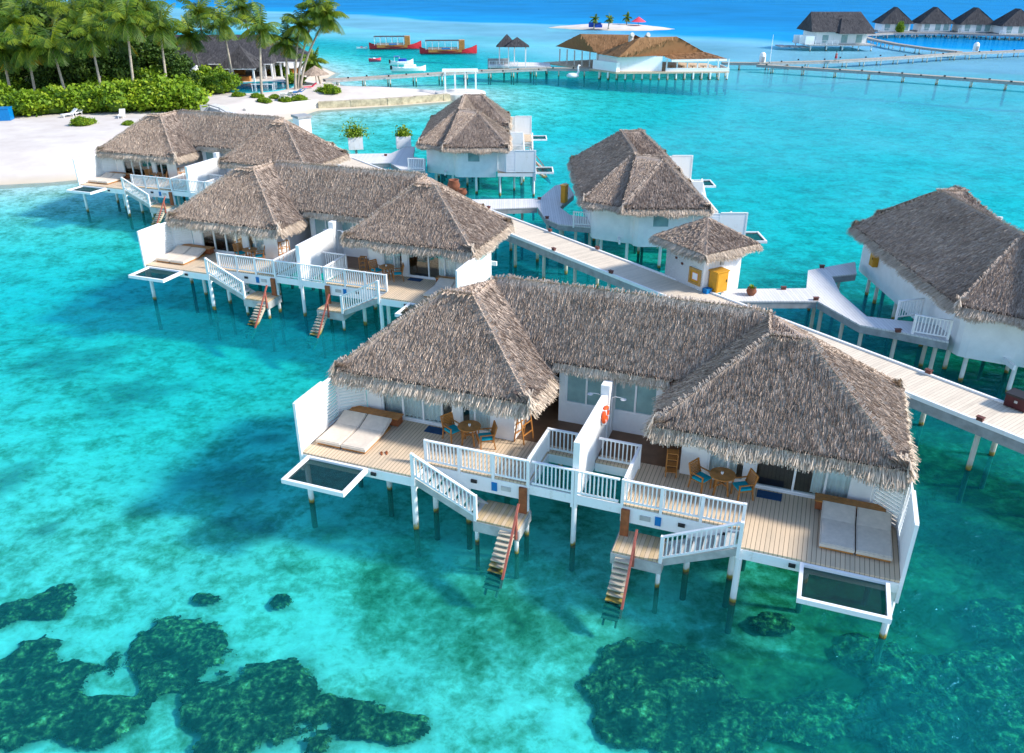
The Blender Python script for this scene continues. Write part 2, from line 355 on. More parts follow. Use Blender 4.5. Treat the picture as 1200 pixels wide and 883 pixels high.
def make_roof(parent):
    base = MB(); VV = []; TT = []
    for kind, poly in hipfaces():
        sagged(base, poly)
        V, T = straws(poly, 480 if kind != 'back' else 240, .2, .5, (.011, .025), (.010, .034), yaw=.14, over=.16)
        VV.append(V); TT.append(T)
    # soft caps along the ridges and hips
    def cap(a, b, n=120, tilt=.5):
        a = np.array(a, float); b = np.array(b, float); L = np.linalg.norm(b - a); k = int(n * L); ax = (b - a) / L
        side = np.cross(ax, [0, 0, 1.0]); side /= np.linalg.norm(side); upv = np.cross(side, ax)
        t = rng.random(k)[:, None]; sg = rng.choice([-1, 1], k)[:, None]; p = a + (b - a) * t + upv * rng.uniform(-.01, .03, k)[:, None]
        d = side * sg * .8 + upv * -.5 + np.array([0, 0, -.35]) + ax * rng.normal(0, .35, k)[:, None]; d /= np.linalg.norm(d, axis=1)[:, None]
        p = p - d * rng.uniform(0, .2, k)[:, None]; q = p + d * rng.uniform(.2, .42, k)[:, None]; w = ax * .014
        VV.append(np.stack([p - w, p + w, q + w, q - w], 1)); TT.append(np.clip(rng.beta(3, 2, k), 0, 1))
    cap((-4.6, 6.95, 7.22), (4.6, 6.95, 7.22))
    for s in (-1, 1):
        T1, T2, B = (s * 5.35, 5.25, 7.05), (s * 6.55, 5.25, 7.05), (s * 5.2, 7.0, 7.12)
        cap(T1, T2); cap(T1, B); cap(T2, (s * 9.85, 2.45, 4.55), 110); cap(T1, (s * 2.15, 2.45, 4.55), 110); cap(T2, (s * 9.85, 8.3, 4.55), 110)
        cap((s * 4.6, 6.95, 7.22), (s * 7.2, 10.7, 4.5), 110); cap((s * 5.2, 7, 7.12), (s * 4.6, 6.95, 7.22))
    V = np.concatenate(VV); T = np.concatenate(TT)
    mb = MB(); join_quads(mb, V, T)
    nb = len(mb.f); mb.add(base.v, base.f, .12)
    me = mb.mesh('roof', [M['thatch'], M['thatch_base']])
    idx = np.zeros(len(mb.f), dtype=np.int32); idx[nb:] = 1; me.polygons.foreach_set('material_index', idx)
    o = bpy.data.objects.new('roof', me); COL.objects.link(o); o.parent = parent
    # eaves: lip darkened to paint its shadow line, then a paler ragged skirt
    V2 = []; T2 = []; under = MB()
    ez = 4.55
    lines = []
    for s in (-1, 1):
        lines += [((s * 2.15, 2.45, ez), (s * 9.85, 2.45, ez), (0, -1), .9), ((s * 9.85, 2.45, ez), (s * 9.85, 8.3, ez), (s, 0), .73), ((s * 2.15, 2.45, ez), (s * 2.15, 5.1, ez), (-s, 0), .78),
                  ((s * 9.3, 8.0, 4.5), (s * 7.2, 10.7, 4.5), (s * .79, .61), .6), ((s * 9.85, 8.3, ez), (s * 9.3, 8.3, ez), (0, 1), .7)]
    lines += [((-2.15, 5.12, 4.98), (2.15, 5.12, 4.98), (0, -1), 1.2), ((-7.2, 10.7, 4.5), (7.2, 10.7, 4.5), (0, 1), .75)]
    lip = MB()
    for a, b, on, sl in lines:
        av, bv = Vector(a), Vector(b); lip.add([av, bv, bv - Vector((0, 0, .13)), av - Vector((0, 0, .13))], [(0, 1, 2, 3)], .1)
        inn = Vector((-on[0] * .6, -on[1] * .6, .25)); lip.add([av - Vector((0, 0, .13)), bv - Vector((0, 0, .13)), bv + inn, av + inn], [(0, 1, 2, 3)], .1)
        k = .6 if abs(a[1] - 5.12) < .01 else 1.0
        V, T = fringe((a[0], a[1], a[2] - .12), (b[0], b[1], b[2] - .12), on, 330, drop=.55, slope=sl, l=(.26 * k, .54 * k), start=.04); V2.append(V); T2.append(T)
        V, T = fringe((a[0], a[1], a[2] - .22), (b[0], b[1], b[2] - .22), on, 220, drop=.9, slope=sl, l=(.24 * k, .46 * k), start=.2); V2.append(V); T2.append(T)
    # corners get fans of straw
    for s in (-1, 1):
        for (cx, cy, dx, dy) in ((s * 9.85, 2.45, s, -1), (s * 2.15, 2.45, -s, -1), (s * 9.85, 8.3, s, 1), (s * 7.2, 10.7, s, 1)):
            k = 320; ang = math.atan2(dy, dx) + rng.uniform(-.8, .8, k); o2 = np.stack([np.cos(ang), np.sin(ang), np.zeros(k)], 1)
            p = np.array([cx, cy, ez]) - o2 * rng.uniform(0, .5, k)[:, None]; p[:, 2] += rng.uniform(-.15, .3, k)
            d = o2 - np.array([0, 0, 1.0]) * rng.uniform(.6, 1.3, k)[:, None]; d /= np.linalg.norm(d, axis=1)[:, None]
            q = p + d * rng.uniform(.25, .5, k)[:, None]; sd = np.cross(o2, [0, 0, 1.0]) * .018
            V2.append(np.stack([p - sd, p + sd, q + sd, q - sd], 1)); T2.append(np.clip(rng.beta(2, 2, k), 0, 1))
    V = np.concatenate(V2); T = np.concatenate(T2); mb = MB(); join_quads(mb, V, T)
    mb.build('eave_fringe', M['fringe'], o)
    lip.build('eave_edge', M['lip_shade'], o)
    return o
def framed(name, parent, x0, x1, z0, z1, y, cols, curtain=None, glass='glass', fw=.07, outward=-1, inside=.10):
    """window or glazed door in a wall opening facing -y: frame > pane, curtain"""
    f = MB(); n = len(cols) + 1; xs = [x0 + (x1 - x0) * c for c in [0] + cols + [1]]
    d0, d1 = y - .05, y + .05
    f.box(x0, x1, d0, d1, z0, z0 + fw); f.box(x0, x1, d0, d1, z1 - fw, z1)
    for i, x in enumerate(xs):
        xa = min(max(x - fw / 2, x0), x1 - fw) if x0 < x1 else x
        f.box(xa, xa + fw, d0 + .003, d1 - .003, z0 + fw, z1 - fw)
    fo = f.build(name, M['white'], parent)
    p = MB(); p.box(x0 + fw * .6, x1 - fw * .6, y - .006, y + .006, z0 + fw * .6, z1 - fw * .6); p.build('pane', M[glass], fo)
    if curtain:
        for (c0, c1) in curtain:
            a = x0 + (x1 - x0) * c0; b = x0 + (x1 - x0) * c1; k = max(8, int(abs(b - a) / .035)); vs = []; fs = []
            for i in range(k + 1):
                xx = a + (b - a) * i / k; yy = y + inside + .035 * math.sin(i * 1.25) + .015 * math.sin(i * .41 + 1)
                vs += [(xx, yy, z0 + .06), (xx, yy + .012, z1)]
            for i in range(k): fs.append((2 * i, 2 * i + 2, 2 * i + 3, 2 * i + 1))
            MB().add(vs, fs).build('curtain', M['curtain'], fo)
    return fo
def make_villa():
    root = empty('overwater_villa')
    make_roof(root)
    # ---- walls (hollow)
    w = MB(); z0, z1 = 2.14, 4.95
    for s in (-1, 1):
        B = lambda xa, xb, ya, yb, za, zb: w.box(s * xa, s * xb, ya, yb, za, zb)
        B(3.05, 3.95, 3.40, 3.56, z0, z1); B(5.2, 5.5, 3.40, 3.56, z0, z1); B(8.55, 9.18, 3.40, 3.56, z0, z1)
        B(3.95, 5.2, 3.402, 3.558, 4.35, z1 - .002); B(5.5, 8.55, 3.402, 3.558, 4.42, z1 - .002); B(3.95, 5.2, 3.402, 3.558, z0, 2.36); B(5.5, 8.55, 3.402, 3.558, z0, 2.30)
        B(3.052, 3.21, 3.56, 7.0, z0, z1)
        B(.002, 1.85, 5.45, 5.60, z0, 3.08); B(.002, .12, 5.45, 5.60, 3.08, z1); B(1.75, 2.0, 5.45, 5.60, 3.08, z1); B(1.85, 2.0, 5.45, 5.60, z0, 3.08); B(.12, 1.75, 5.452, 5.598, 4.42, z1 - .002)
        B(1.85, 2.0, 5.6, 7.0, z0, z1)
        B(2.0, 2.2, 7.0, 7.15, z0, z1); B(2.9, 3.2, 7.0, 7.15, z0, z1); B(2.2, 2.9, 7.0, 7.15, 4.3, z1 - .003)
        path = [(9.2, 3.56), (9.2, 6.7), (9.12, 7.05), (8.9, 7.3), (8.5, 7.36), (8.32, 7.5), (8.2, 7.9), (7.2, 9.7), (6.95, 9.98), (6.6, 10.08), (0, 10.08)]
        path = [(s * x, y) for x, y in path]
        if s < 0: path = [(a, b) for a, b in path][::-1]
        w.wallpath(path, 1.62, 4.9, .15)
    w.build('wall', M['wall'], root)
    fl = MB(); fl.prism([(-9.0, 3.6), (9.0, 3.6), (9.0, 7.0), (8.1, 7.2), (8.0, 7.8), (6.7, 9.4), (-6.7, 9.4), (-8.0, 7.8), (-8.1, 7.2), (-9.0, 7.0)], 2.02, 2.262); fl.build('floor', M['floor'], root)
    pt = MB(); pt.box(-8.2, -3.3, 6.2, 6.3, 2.27, 4.9); pt.box(3.3, 8.2, 6.2, 6.3, 2.27, 4.9); pt.box(-1.8, 1.8, 6.6, 6.7, 2.27, 4.9); pt.build('partition', M['dark'], root)  # near-black panels; the gloom inside the rooms is put into their colour
    for s in (-1, 1):
        def fx(name, a, b, *r, **k):
            a, b = sorted((s * a, s * b))
            if s > 0:
                k['curtain'] = k.get('curtain'); return framed(name, root, a, b, *r, **k)
            cols = [1 - c for c in r[3]][::-1]
            if k.get('curtain'): k['curtain'] = [(1 - c1, 1 - c0) for c0, c1 in k['curtain']]
            return framed(name, root, a, b, r[0], r[1], r[2], cols, **k)
        fx('window', 3.95, 5.2, 2.36, 4.35, 3.48, [.55], curtain=[(0.02, .78)])
        if s > 0: fx('sliding_door', 5.5, 8.55, 2.30, 4.42, 3.48, [.26 + .16, .74], curtain=[(.60, .98)])
        else: fx('sliding_door', 5.5, 8.55, 2.30, 4.42, 3.48, [.16, .42, .70], curtain=[(.17, .98)])
        fx('bathroom_window', .12, 1.75, 3.08, 4.42, 5.52, [.5], glass='tealglass', curtain=[(.02, .98)] if s < 0 else [(.55, .98)])
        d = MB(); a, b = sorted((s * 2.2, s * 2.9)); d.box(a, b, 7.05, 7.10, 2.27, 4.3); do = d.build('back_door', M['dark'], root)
        h = MB(); h.box(s * 2.3 - .02, s * 2.3 + .02, 7.0, 7.05, 3.2, 3.35); h.build('handle', M['beam'], do)
        # small window in the outer side wall
        f = MB(); xs = (s * 9.203, s * 9.235); f.box(*xs, 5.0, 6.15, 3.02, 3.08); f.box(*xs, 5.0, 6.15, 3.86, 3.92); f.box(*xs, 5.0, 5.06, 3.08, 3.86); f.box(*xs, 6.09, 6.15, 3.08, 3.86)
        fo = f.build('side_window', M['white'], root); MB().box(s * 9.204, s * 9.218, 5.06, 6.09, 3.08, 3.86).build('pane', M['tealglass'], fo)
    # ---- divider wall with the raised block at its back
    d = MB(); d.box(-.11, .11, 1.0, 4.55, 1.95, 4.18); d.box(-.16, .16, 4.55, 5.44, 2.2, 4.55); d.build('divider_wall', M['wall'], root)
    # ---- decks
    dk = MB(); th = .07
    for s in (-1, 1):
        Q = lambda xa, xb, ya, yb: dk.box(s * xa, s * xb, ya, yb, DZ - th, DZ)
        Q(5.5, 10.0, 0, 3.40); Q(1.66, 5.5, .92, 3.40); Q(.12, 1.66, 3.12, 3.40); Q(.17, 3.05, 3.40, 5.45); Q(2.0, 3.05, 5.45, 7.0)
    dk.build('deck', M['deck'], root)
    bm = MB()
    for s in (-1, 1):
        Q = lambda xa, xb, ya, yb, za, zb: bm.box(s * xa, s * xb, ya, yb, za, zb)
        Q(5.42, 10.02, -.03, .03, 1.82, 2.176); Q(1.60, 5.42, .89, .95, 1.58, 2.176); Q(9.97, 10.03, .03, 3.4, 1.86, 2.176); Q(5.42, 5.48, .03, .89, 1.70, 2.176)
        Q(1.60, 1.66, .95, 3.1, 1.85, 2.177); Q(0.12, 1.66, 3.1, 3.16, 1.85, 2.177); Q(.0, 1.60, .90, .96, 1.86, 2.22)
        for yy in (1.4, 2.6, 4.2, 6.0, 8.2): Q(2.2, 9.0, yy, yy + .12, 1.75, 2.01)
    bm.build('deck_beam', M['white'], root)
    # ---- railings
    for s in (-1, 1):
        mb = MB(); rail_mb(mb, (s * 5.45, .92), (s * 1.63, .92), DZ, DZ); mb.build('railing', M['white'], root)
        mb = MB(); rail_mb(mb, (s * 1.50, .92), (s * .1, .92), DZ - .05, DZ - .05, .97, posts=False); mb.box(s * .06 - .05, s * .06 + .05, .87, .97, 1.72, 3.2); mb.build('railing', M['white'], root)
        mb = MB(); rail_mb(mb, (s * 1.66, 1.03), (s * 1.66, 3.10), DZ, DZ, posts=False); mb.build('railing', M['white'], root)
        mb = MB(); rail_mb(mb, (s * 1.66, 3.2), (s * .2, 3.2), DZ, DZ, posts=False); mb.box(s * 1.66 - .05, s * 1.66 + .05, 3.15, 3.25, 2.2, 3.2); mb.build('railing', M['white'], root)
    # ---- stairs, landings, ladders
    for s in (-1, 1):
        st = MB(); n = 7
        for i in range(n):
            x = 5.35 - i * .33; z = DZ - .17 * (i + 1) + .02; st.box(s * x, s * (x - .30), .03, .86, z - .05, z)
        for yy in (-.0, .90): st.beam((s * 5.5, yy, DZ - .18), (s * 3.15, yy, .98), .06, .26)
        so = st.build('stair', M['beam'], root)
        mb = MB(); rail_mb(mb, (s * 5.48, -.06), (s * 3.2, -.06), DZ - .02, 1.1, .94, posts=False); mb.box(s * 5.48 - .055, s * 5.48 + .055, -.115, -.005, 1.9, 3.2); mb.box(s * 3.18 - .055, s * 3.18 + .055, -.115, -.005, .85, 2.06)
        mb.build('stair_railing', M['white'], so)
        ld = MB(); ld.box(s * 1.62, s * 3.2, -.10, 1.12, 1.02, 1.09); lo = ld.build('landing', M['landing'], root)
        bb = MB()
        for (ya, yb) in ((-.13, -.06), (1.08, 1.15)):
            bb.box(s * 1.58, s * 3.24, ya, yb, .60, 1.017)
        bb.box(s * 1.57, s * 1.64, -.06, 1.08, .62, 1.016); bb.box(s * 3.18, s * 3.25, -.06, 1.08, .62, 1.016); bb.build('landing_beam', M['beam'], lo)
        la = MB(); xc = -1.98 if s < 0 else 2.02
        for i in range(11):
            t = i / 9.0; y = -.22 - 1.28 * t; z = .92 - 1.05 * t; la.box(xc - .27, xc + .27, y - .11, y + .11, z - .035, z)
        la.beam((xc - .2, -.12, .82), (xc - .2, -1.75, -.55), .05, .14); la.beam((xc + .2, -.12, .82), (xc + .2, -1.75, -.55), .05, .14)
        lo2 = la.build('ladder', M['rung'], root)
        hr = MB(); xr = xc + .31; hr.beam((xr, .10, 1.98), (xr, -1.62, -.25), .07, .07); hr.box(xr - .04, xr + .04, -.2, -.12, .7, 1.66); hr.build('handrail', M['redpaint'], lo2)
        sp = MB(); sp.box(s * 1.64, s * 1.92, .78, .86, 1.09, 2.12); sp.build('mooring_board', M['darkwood'], root)
        bx = MB(); bx.box(s * 2.75, s * 2.95, .85, .889, 1.72, 2.05); bx.build('service_box', M['bluebox'], root)
        gx = MB(); gx.box(s * 2.25, s * 2.6, .86, .889, 1.8, 1.98); gx.build('junction_box', M['beam'], root)
        for xl in (3.5, 4.9): MB().box(s * xl, s * (xl + .22), .83, .889, 1.88, 2.0).build('deck_light', M['black'], root)
        MB().box(s * 6.95, s * 7.15, -.09, -.031, 1.95, 2.07).build('deck_light', M['black'], root)
    # ---- nets over the water
    for s in (-1, 1):
        f = MB(); xa, xb, ya, yb = s * 7.26, s * 9.72, -.04, -1.70
        f.box(xa, xa + s * .11, ya, yb, 2.03, 2.2); f.box(xb - s * .11, xb, ya, yb, 2.03, 2.2); f.box(xa + s * .11, xb - s * .11, yb, yb + .11, 2.032, 2.198); f.box(xa + s * .11, xb - s * .11, ya - .09, ya, 2.032, 2.198)
        fo = f.build('net_frame', M['white'], root)
        MB().box(xa + s * .11, xb - s * .11, yb + .11, ya - .09, 2.10, 2.106).build('net', M['net'], fo)
    # ---- screens at the ends of the deck
    for s in (-1, 1):
        X = lambda x: s * x
        f = MB(); a, b = sorted((X(9.99), X(10.05))); f.box(a, b, -.02, 1.75, 2.26, 4.22); f.box(X(9.97), X(10.07), -.06, .04, 1.5, 4.26); f.box(X(9.96), X(10.08), .04, 1.75, 4.22, 4.27)
        fo = f.build('privacy_screen', M['white'], root)
        lv = MB()
        segs = [((10.02, 1.78), (10.0, 2.62)), ((9.98, 2.66), (9.2, 3.36))]
        for (p, q) in segs:
            p = Vector((X(p[0]), p[1], 0)); q = Vector((X(q[0]), q[1], 0)); d = (q - p).normalized(); nrm = Vector((-d.y, d.x, 0))
            if nrm.y > 0: nrm = -nrm
            for zz in (2.28, 4.17): lv.beam(p + Vector((0, 0, zz)), q + Vector((0, 0, zz)), .06, .07)
            for t in (0, .98): c = p.lerp(q, t); lv.box(c.x - .035, c.x + .035, c.y - .035, c.y + .035, 2.25, 4.22)
            for i in range(14):
                z = 2.40 + i * .128; u = (Vector((0, 0, 1)) + nrm * .42).normalized()
                lv.beam(p + Vector((0, 0, z)), q + Vector((0, 0, z)),   .016, .155, up=u + Vector((0, 0, 1e-3)))
        lv.build('louvre_panel', M['white'], fo)
    # ---- stilts
    ps = []
    for s in (-1, 1):
        ps += [(s * 9.93, .12, .10, 2.2), (s * 5.53, .03, .10, 1.82), (s * 3.15, -.02, .075, .98), (s * 1.70, .0, .075, .98), (s * 1.70, 1.02, .085, 1.9), (s * 3.9, 1.0, .10, 1.6), (s * 7.6, 1.9, .10, 2.1), (s * 9.7, 3.2, .10, 2.1),
               (s * 3.3, 3.3, .10, 2.1), (s * 5.6, 3.3, .1, 2.1), (s * 8.9, 5.4, .11, 2.0), (s * 5.5, 6.4, .1, 2.0), (s * 8.0, 7.6, .11, 2.0), (s * 6.6, 9.3, .11, 2.0), (s * 5.0, 9.4, .11, 2.0), (s * 2.0, 9.4, .11, 2.0), (s * 1.9, 5.6, .1, 2.1), (s * 5.3, 1.2, .1, 2.1)]
    ps += [(0, 1.0, .09, 1.9)]
    for (x, y, r, zt) in ps:
        mb = MB(); mb.tube([(x, y, -3.0), (x, y, zt)], [r * 1.05, r], 10); mb.build('stilt', M['post'], root, smooth=False)
    return root
def place_villa(o, x, y, deg, label, scale=(1, 1, 1)):
    o.location = (x, y, 0); o.rotation_euler.z = R(deg); o.scale = scale
    tag(o, label, 'villa', 'thatched double villas on stilts along the boardwalk'); return o
v1 = make_villa()
VM = {}
def VF(key, x, y, deg, sc=1.0):
    VM[key] = (Vector((x, y, 0)), R(deg))
def W(key, lx, ly, lz=0.0):
    m, a = VM[key]; return Vector((m.x + lx * math.cos(a) - ly * math.sin(a), m.y + lx * math.sin(a) + ly * math.cos(a), lz))
VF(1, 1.752, 21.953, -20.5); VF(2, -12.2, 42.9, -20); VF(3, -25.4, 62.8, -20)
copies = [copy_tree(v1) for _ in range(5)]
place_villa(v1, 1.752, 21.953, -20.5, 'big double thatched villa with two dining sets, lying closest to the camera')
place_villa(copies[0], -12.2, 42.9, -20, 'double thatched villa directly behind the biggest one, on the beach side of it')
place_villa(copies[1], -25.4, 62.8, -20, 'double thatched villa closest to the sandy beach and its green hedge')
place_villa(copies[2], 2.0, 80.1, 90, 'thatched villa seen end-on in front of the white pergola on the sand spit', (.89, .95, .93))
place_villa(copies[3], 14.9, 60.1, 90, 'thatched villa seen end-on behind the small square thatched hut', (.88, .95, .94))
place_villa(copies[4], 30.5, 41.4, 90, 'thatched villa with dark shaded roof cut by the right edge of the photo', (.89, .95, .94))
# ------------------------------------------------------------------ things on the terraces
def make_chair():
    r = empty('terrace_chair')
    f = MB()
    for sx in (-.25, .25): f.box(sx - .022, sx + .022, -.26, .26, .60, .635)          # arms
    f.box(-.25, .25, -.25, .25, .36, .40)
    f.build('seat', M['teak'], r)
    for sx in (-.25, .25):
        MB().beam((sx, -.24, 0), (sx, -.23, .60), .04, .045).build('leg', M['teak'], r)
        MB().beam((sx, .30, 0), (sx, .22, .50), .04, .045).build('leg', M['teak'], r)
    b = MB()
    for sx in (-.25, .25): b.beam((sx, .22, .40), (sx, .36, .93), .04, .045)
    b.beam((-.25, .365, .90), (.25, .365, .90), .03, .07)
    for i in range(8): z = .44 + i * .055; b.beam((-.24, .235 + (z - .4) * .26, z), (.24, .235 + (z - .4) * .26, z), .018, .046)
    b.build('backrest', M['teak'], r)
    c = MB(); c.prism([(-.235, -.25), (.235, -.25), (.235, .215), (-.235, .215)], .405, .455); c.prism([(-.22, -.235), (.22, -.235), (.22, .2), (-.22, .2)], .455, .475); c.build('cushion', M['cushion'], r)
    return r
def make_table():
    r = empty('round_table'); t = MB(); t.lathe(0, 0, [(.40, .68), (.43, .69), (.43, .715), (.41, .725)], 28); t.build('tabletop', M['teak'], r)
    for k in range(4):
        a = R(45 + 90 * k); MB().beam((.33 * math.cos(a), .33 * math.sin(a), 0), (.22 * math.cos(a), .22 * math.sin(a), .68), .045, .045).build('leg', M['teak'], r)
    s = MB(); s.beam((-.19, -.19, .35), (.19, .19, .35), .03, .04); s.beam((-.19, .19, .36), (.19, -.19, .36), .03, .04); s.build('stretcher', M['teak'], r)
    return r
def make_pad():
    r = empty('lounger_pad'); w = .5
    prof = [(0, 0), (1.35, 0), (2.05, .22)]                       # along the pad from foot to head
    mb = MB()
    def slab(h0, h1, inset, tb):
        vs = []; fs = []
        n = len(prof)
        for (y, z) in prof:
            yy = y + (inset if y == 0 else (-inset if y > 2 else 0))
            for x in (-w + inset, w - inset):
                vs += [(x, yy, z + h0), (x, yy, z + h1)]
        for i in range(n - 1):
            a = i * 4; b = a + 4
            fs += [(a + 1, a + 3, b + 3, b + 1), (a, b, b + 2, a + 2), (a, a + 1, b + 1, b), (a + 2, b + 2, b + 3, a + 3)]
        fs += [(0, 2, 3, 1), (4 * (n - 1), 4 * (n - 1) + 1, 4 * (n - 1) + 3, 4 * (n - 1) + 2)]
        mb.add(vs, fs)
    slab(.10, .20, 0, 0); slab(.19, .225, .04, 0)
    mb.build('mattress', M['pad'], r)
    f = MB(); f.box(-w + .03, w - .03, .03, 1.98, .02, .095); f.beam((-.3, 1.9, .09), (-.3, 1.98, .27), .04, .04); f.beam((.3, 1.9, .09), (.3, 1.98, .27), .04, .04); f.build('base_frame', M['teak'], r)
    return r
def make_bench():
    r = empty('storage_bench'); b = MB(); b.box(-1.02, 1.02, -.2, .2, .06, .36); b.build('body', M['darkwood'], r)
    t = MB()
    for i in range(4): t.box(-1.06, 1.06, -.23 + i * .117, -.23 + i * .117 + .108, .36, .40)
    t.build('lid', M['teak'], r); return r
def make_rack():
    r = empty('towel_rack')
    for sx in (-.3, .3):
        m = MB(); m.beam((sx, -.22, 0), (sx, -.06, 1.15), .04, .04); m.beam((sx, .22, 0), (sx, .06, 1.15), .04, .04); m.box(sx - .02, sx + .02, -.09, .09, 1.10, 1.16); m.build('side_frame', M['teak'], r)
    m = MB()
    for (y, z) in ((0, 1.13), (-.12, .75), (.12, .75), (-.17, .35), (.17, .35)): m.beam((-.3, y, z), (.3, y, z), .035, .035)
    m.build('rail', M['teak'], r); return r
def make_stool_shelf():
    r = empty('wooden_shelf')
    for sx in (-.18, .18):
        m = MB(); m.beam((sx, -.14, 0), (sx, -.14, .95), .035, .035); m.beam((sx, .14, 0), (sx, .14, .95), .035, .035); m.build('side_frame', M['yellow'] if False else M['teak'], r)
    for z in (.2, .45, .7, .93): MB().box(-.165, .165, -.15, .15, z, z + .025).build('shelf', M['teak'], r)
    return r
def make_mat():
    o = MB().box(-.4, .4, -.22, .22, 0, .018).build('doormat', M['doormat']); return o
def make_candle():
    r = empty('candle_cup'); m = MB(); m.lathe(0, 0, [(.035, 0), (.05, .05), (.048, .09), (.04, .09)], 12); m.build('cup', M['white'], r); m = MB(); m.lathe(0, 0, [(.035, .088), (.035, .094)], 10); m.build('wax', M['pad'], r); return r
PROTO = {}
def put(kind, fn, key, lx, ly, lz, rot, label, cat, group=None):
    if kind in PROTO: o = copy_tree(PROTO[kind])
    else: o = PROTO[kind] = fn()
    w = W(key, lx, ly, lz); o.location = w; o.rotation_euler.z = VM[key][1] + R(rot)
    for k in ('group',):
        if k in o: del o[k]
    return tag(o, label, cat, group)
D = DZ + .003
VD = {1: 'biggest villa', 2: 'second biggest villa', 3: 'beachside villa'}
for key in (1, 2, 3):
    for s, half in ((-1, 'beachward'), (1, 'seaward')):
        if key == 3 and s > 0: continue
        v = VD[key]
        if not (key == 2 and s > 0 and False):
            put('table', make_table, key, s * 4.55, 2.72, D, 8, f'round teak table with white cup, {half} terrace, {v}', 'table', 'round teak terrace tables')
            put('candle', make_candle, key, s * 4.53, 2.70, D + .726, 0, f'small white cup on the round table, {half} terrace, {v}', 'cup', 'white cups on the terrace tables')
            put('chair', make_chair, key, s * 4.55 - .68, 2.72, D, 62, f'teak armchair with turquoise seat, beachward of the table, {half} terrace, {v}', 'chair', 'teak armchairs with turquoise cushions')
            put('chair', make_chair, key, s * 4.55 + .68, 2.66, D, -58, f'teak armchair with turquoise seat, seaward of the table, {half} terrace, {v}', 'chair', 'teak armchairs with turquoise cushions')
        for i, dx in enumerate((-.52, .52)):
            put('pad', make_pad, key, s * 8.75 + dx, .62 if s < 0 else .72, D, 0, f'{"beachward" if i == 0 else "seaward"} cream lounger pad of the pair, {half} terrace, {v}', 'lounger', 'pairs of cream lounger pads')
        put('bench', make_bench, key, s * 8.55, 2.95, D, 0, f'long reddish bench behind the loungers, {half} terrace, {v}', 'bench', 'long wooden benches behind the loungers')
        put('mat', make_mat, key, s * 6.1, 3.08, D, 0, f'dark blue mat before the glass door on the {half} terrace of the {v}', 'doormat', 'blue mats at the glass doors')
    put('rack', make_rack, key, -2.75, 3.6, D, 75, f'wooden towel rack standing at the wall corner of the beachward terrace, {VD[key]}', 'towel rack', 'wooden towel racks')
    if key < 3: put('shelf', make_stool_shelf, key, 2.80, 3.15, D, 10, f'slim wooden ladder shelf at the wall corner of the seaward terrace, {VD[key]}', 'shelf', 'slim wooden shelves')
# sandals, life ring and shower on the closest villa
r = empty('sandals', W(1, -7.15, .95, D), R(10), 'pair of brown sandals lying beside the loungers on the closest deck', 'sandals')
for dx, a in ((-.09, .2), (.09, -.1)):
    m = MB(); pts = [(dx + .045 * math.cos(t) * (1.1 if math.sin(t) > 0 else .85), .13 * math.sin(t)) for t in [2 * math.pi * k / 14 for k in range(14)]]
    m.prism(pts, .0, .025); m.tube([(dx - .045, .03, .03), (dx, .04, .07), (dx + .045, .03, .03)], .012, 6); m.build('sandal', M['darkwood'], r)
def torus(mb, c, Rr, rr, axis, n=24, k=8):
    pts = []
    for i in range(n + 1):
        a = 2 * math.pi * i / n; pts.append(Vector(c) + (Vector((0, math.cos(a), math.sin(a))) if axis == 'x' else Vector((math.cos(a), 0, math.sin(a)))) * Rr)
    mb.tube(pts, rr, k, cap=False)
rg = empty('life_ring', W(1, .20, 3.95, 3.72), R(-20.5), 'orange life ring hung on the white divider wall of the closest villa', 'life ring')
m = MB(); torus(m, (0, 0, 0), .27, .075, 'x'); m.build('ring', M['orange'], rg, smooth=True)
m = MB()
for k in range(4):
    a = R(45 + 90 * k); m.beam((.0, .27 * math.cos(a) - .03, .27 * math.sin(a)), (.0, .27 * math.cos(a) + .03, .27 * math.sin(a)), .17, .17)
m.build('band', M['white'], rg)
for key, nm in ((1, 'closest villa'), (2, 'second biggest villa')):
    for s, half in ((-1, 'beachward'), (1, 'seaward')):
        sh = empty('outdoor_shower', W(key, s * .20, 4.85, 0), VM[key][1], f'white outdoor shower head on an arm, {half} side of the divider wall, {nm}', 'shower', 'outdoor showers on the divider walls')
        m = MB(); m.tube([(0, 0, 2.6), (0, 0, 3.95), (s * .12, 0, 4.02), (s * .42, 0, 4.0)], .018, 6); m.build('pipe', M['white'], sh)
        m = MB(); m.lathe(s * .42, 0, [(.11, 3.95), (.11, 3.965), (.02, 3.985)], 14); m.build('shower_head', M['white'], sh)
# ------------------------------------------------------------------ island shape, sea depth, seabed and water
def PX(x, y, z=0.0): p = P(x, y, z); return (p.x, p.y)
SHORE = [(-400, 60), (-120, 68), (-70, 72), PX(0, 217), PX(60, 214), PX(112, 209), (-36, 84), (-33.5, 93), PX(300, 149), PX(345, 139), PX(372, 130), PX(420, 127), PX(470, 123.5), PX(524, 119.5),
         PX(545, 113), PX(540, 107), PX(520, 107.5), PX(470, 105), PX(425, 104), PX(392, 99), PX(378, 92), (-33, 150), (-33, 163), (-40, 178), (-55, 196), (-100, 225), (-400, 260)]
POLY = np.array(SHORE)
def sdist(x, y):
    """distance to the waterline, positive on land"""
    p = np.stack([x, y], -1); d = np.full(x.shape, 1e9); ins = np.zeros(x.shape, bool); n = len(POLY)
    for i in range(n):
        a, b = POLY[i], POLY[(i + 1) % n]; e = b - a; w = p - a
        t = np.clip((w @ e) / (e @ e), 0, 1); q = w - t[..., None] * e; d = np.minimum(d, np.hypot(q[..., 0], q[..., 1]))
        c = ((a[1] > y) != (b[1] > y)) & (x < (b[0] - a[0]) * (y - a[1]) / (b[1] - a[1] + 1e-12) + a[0]); ins ^= c
    return np.where(ins, d, -d)
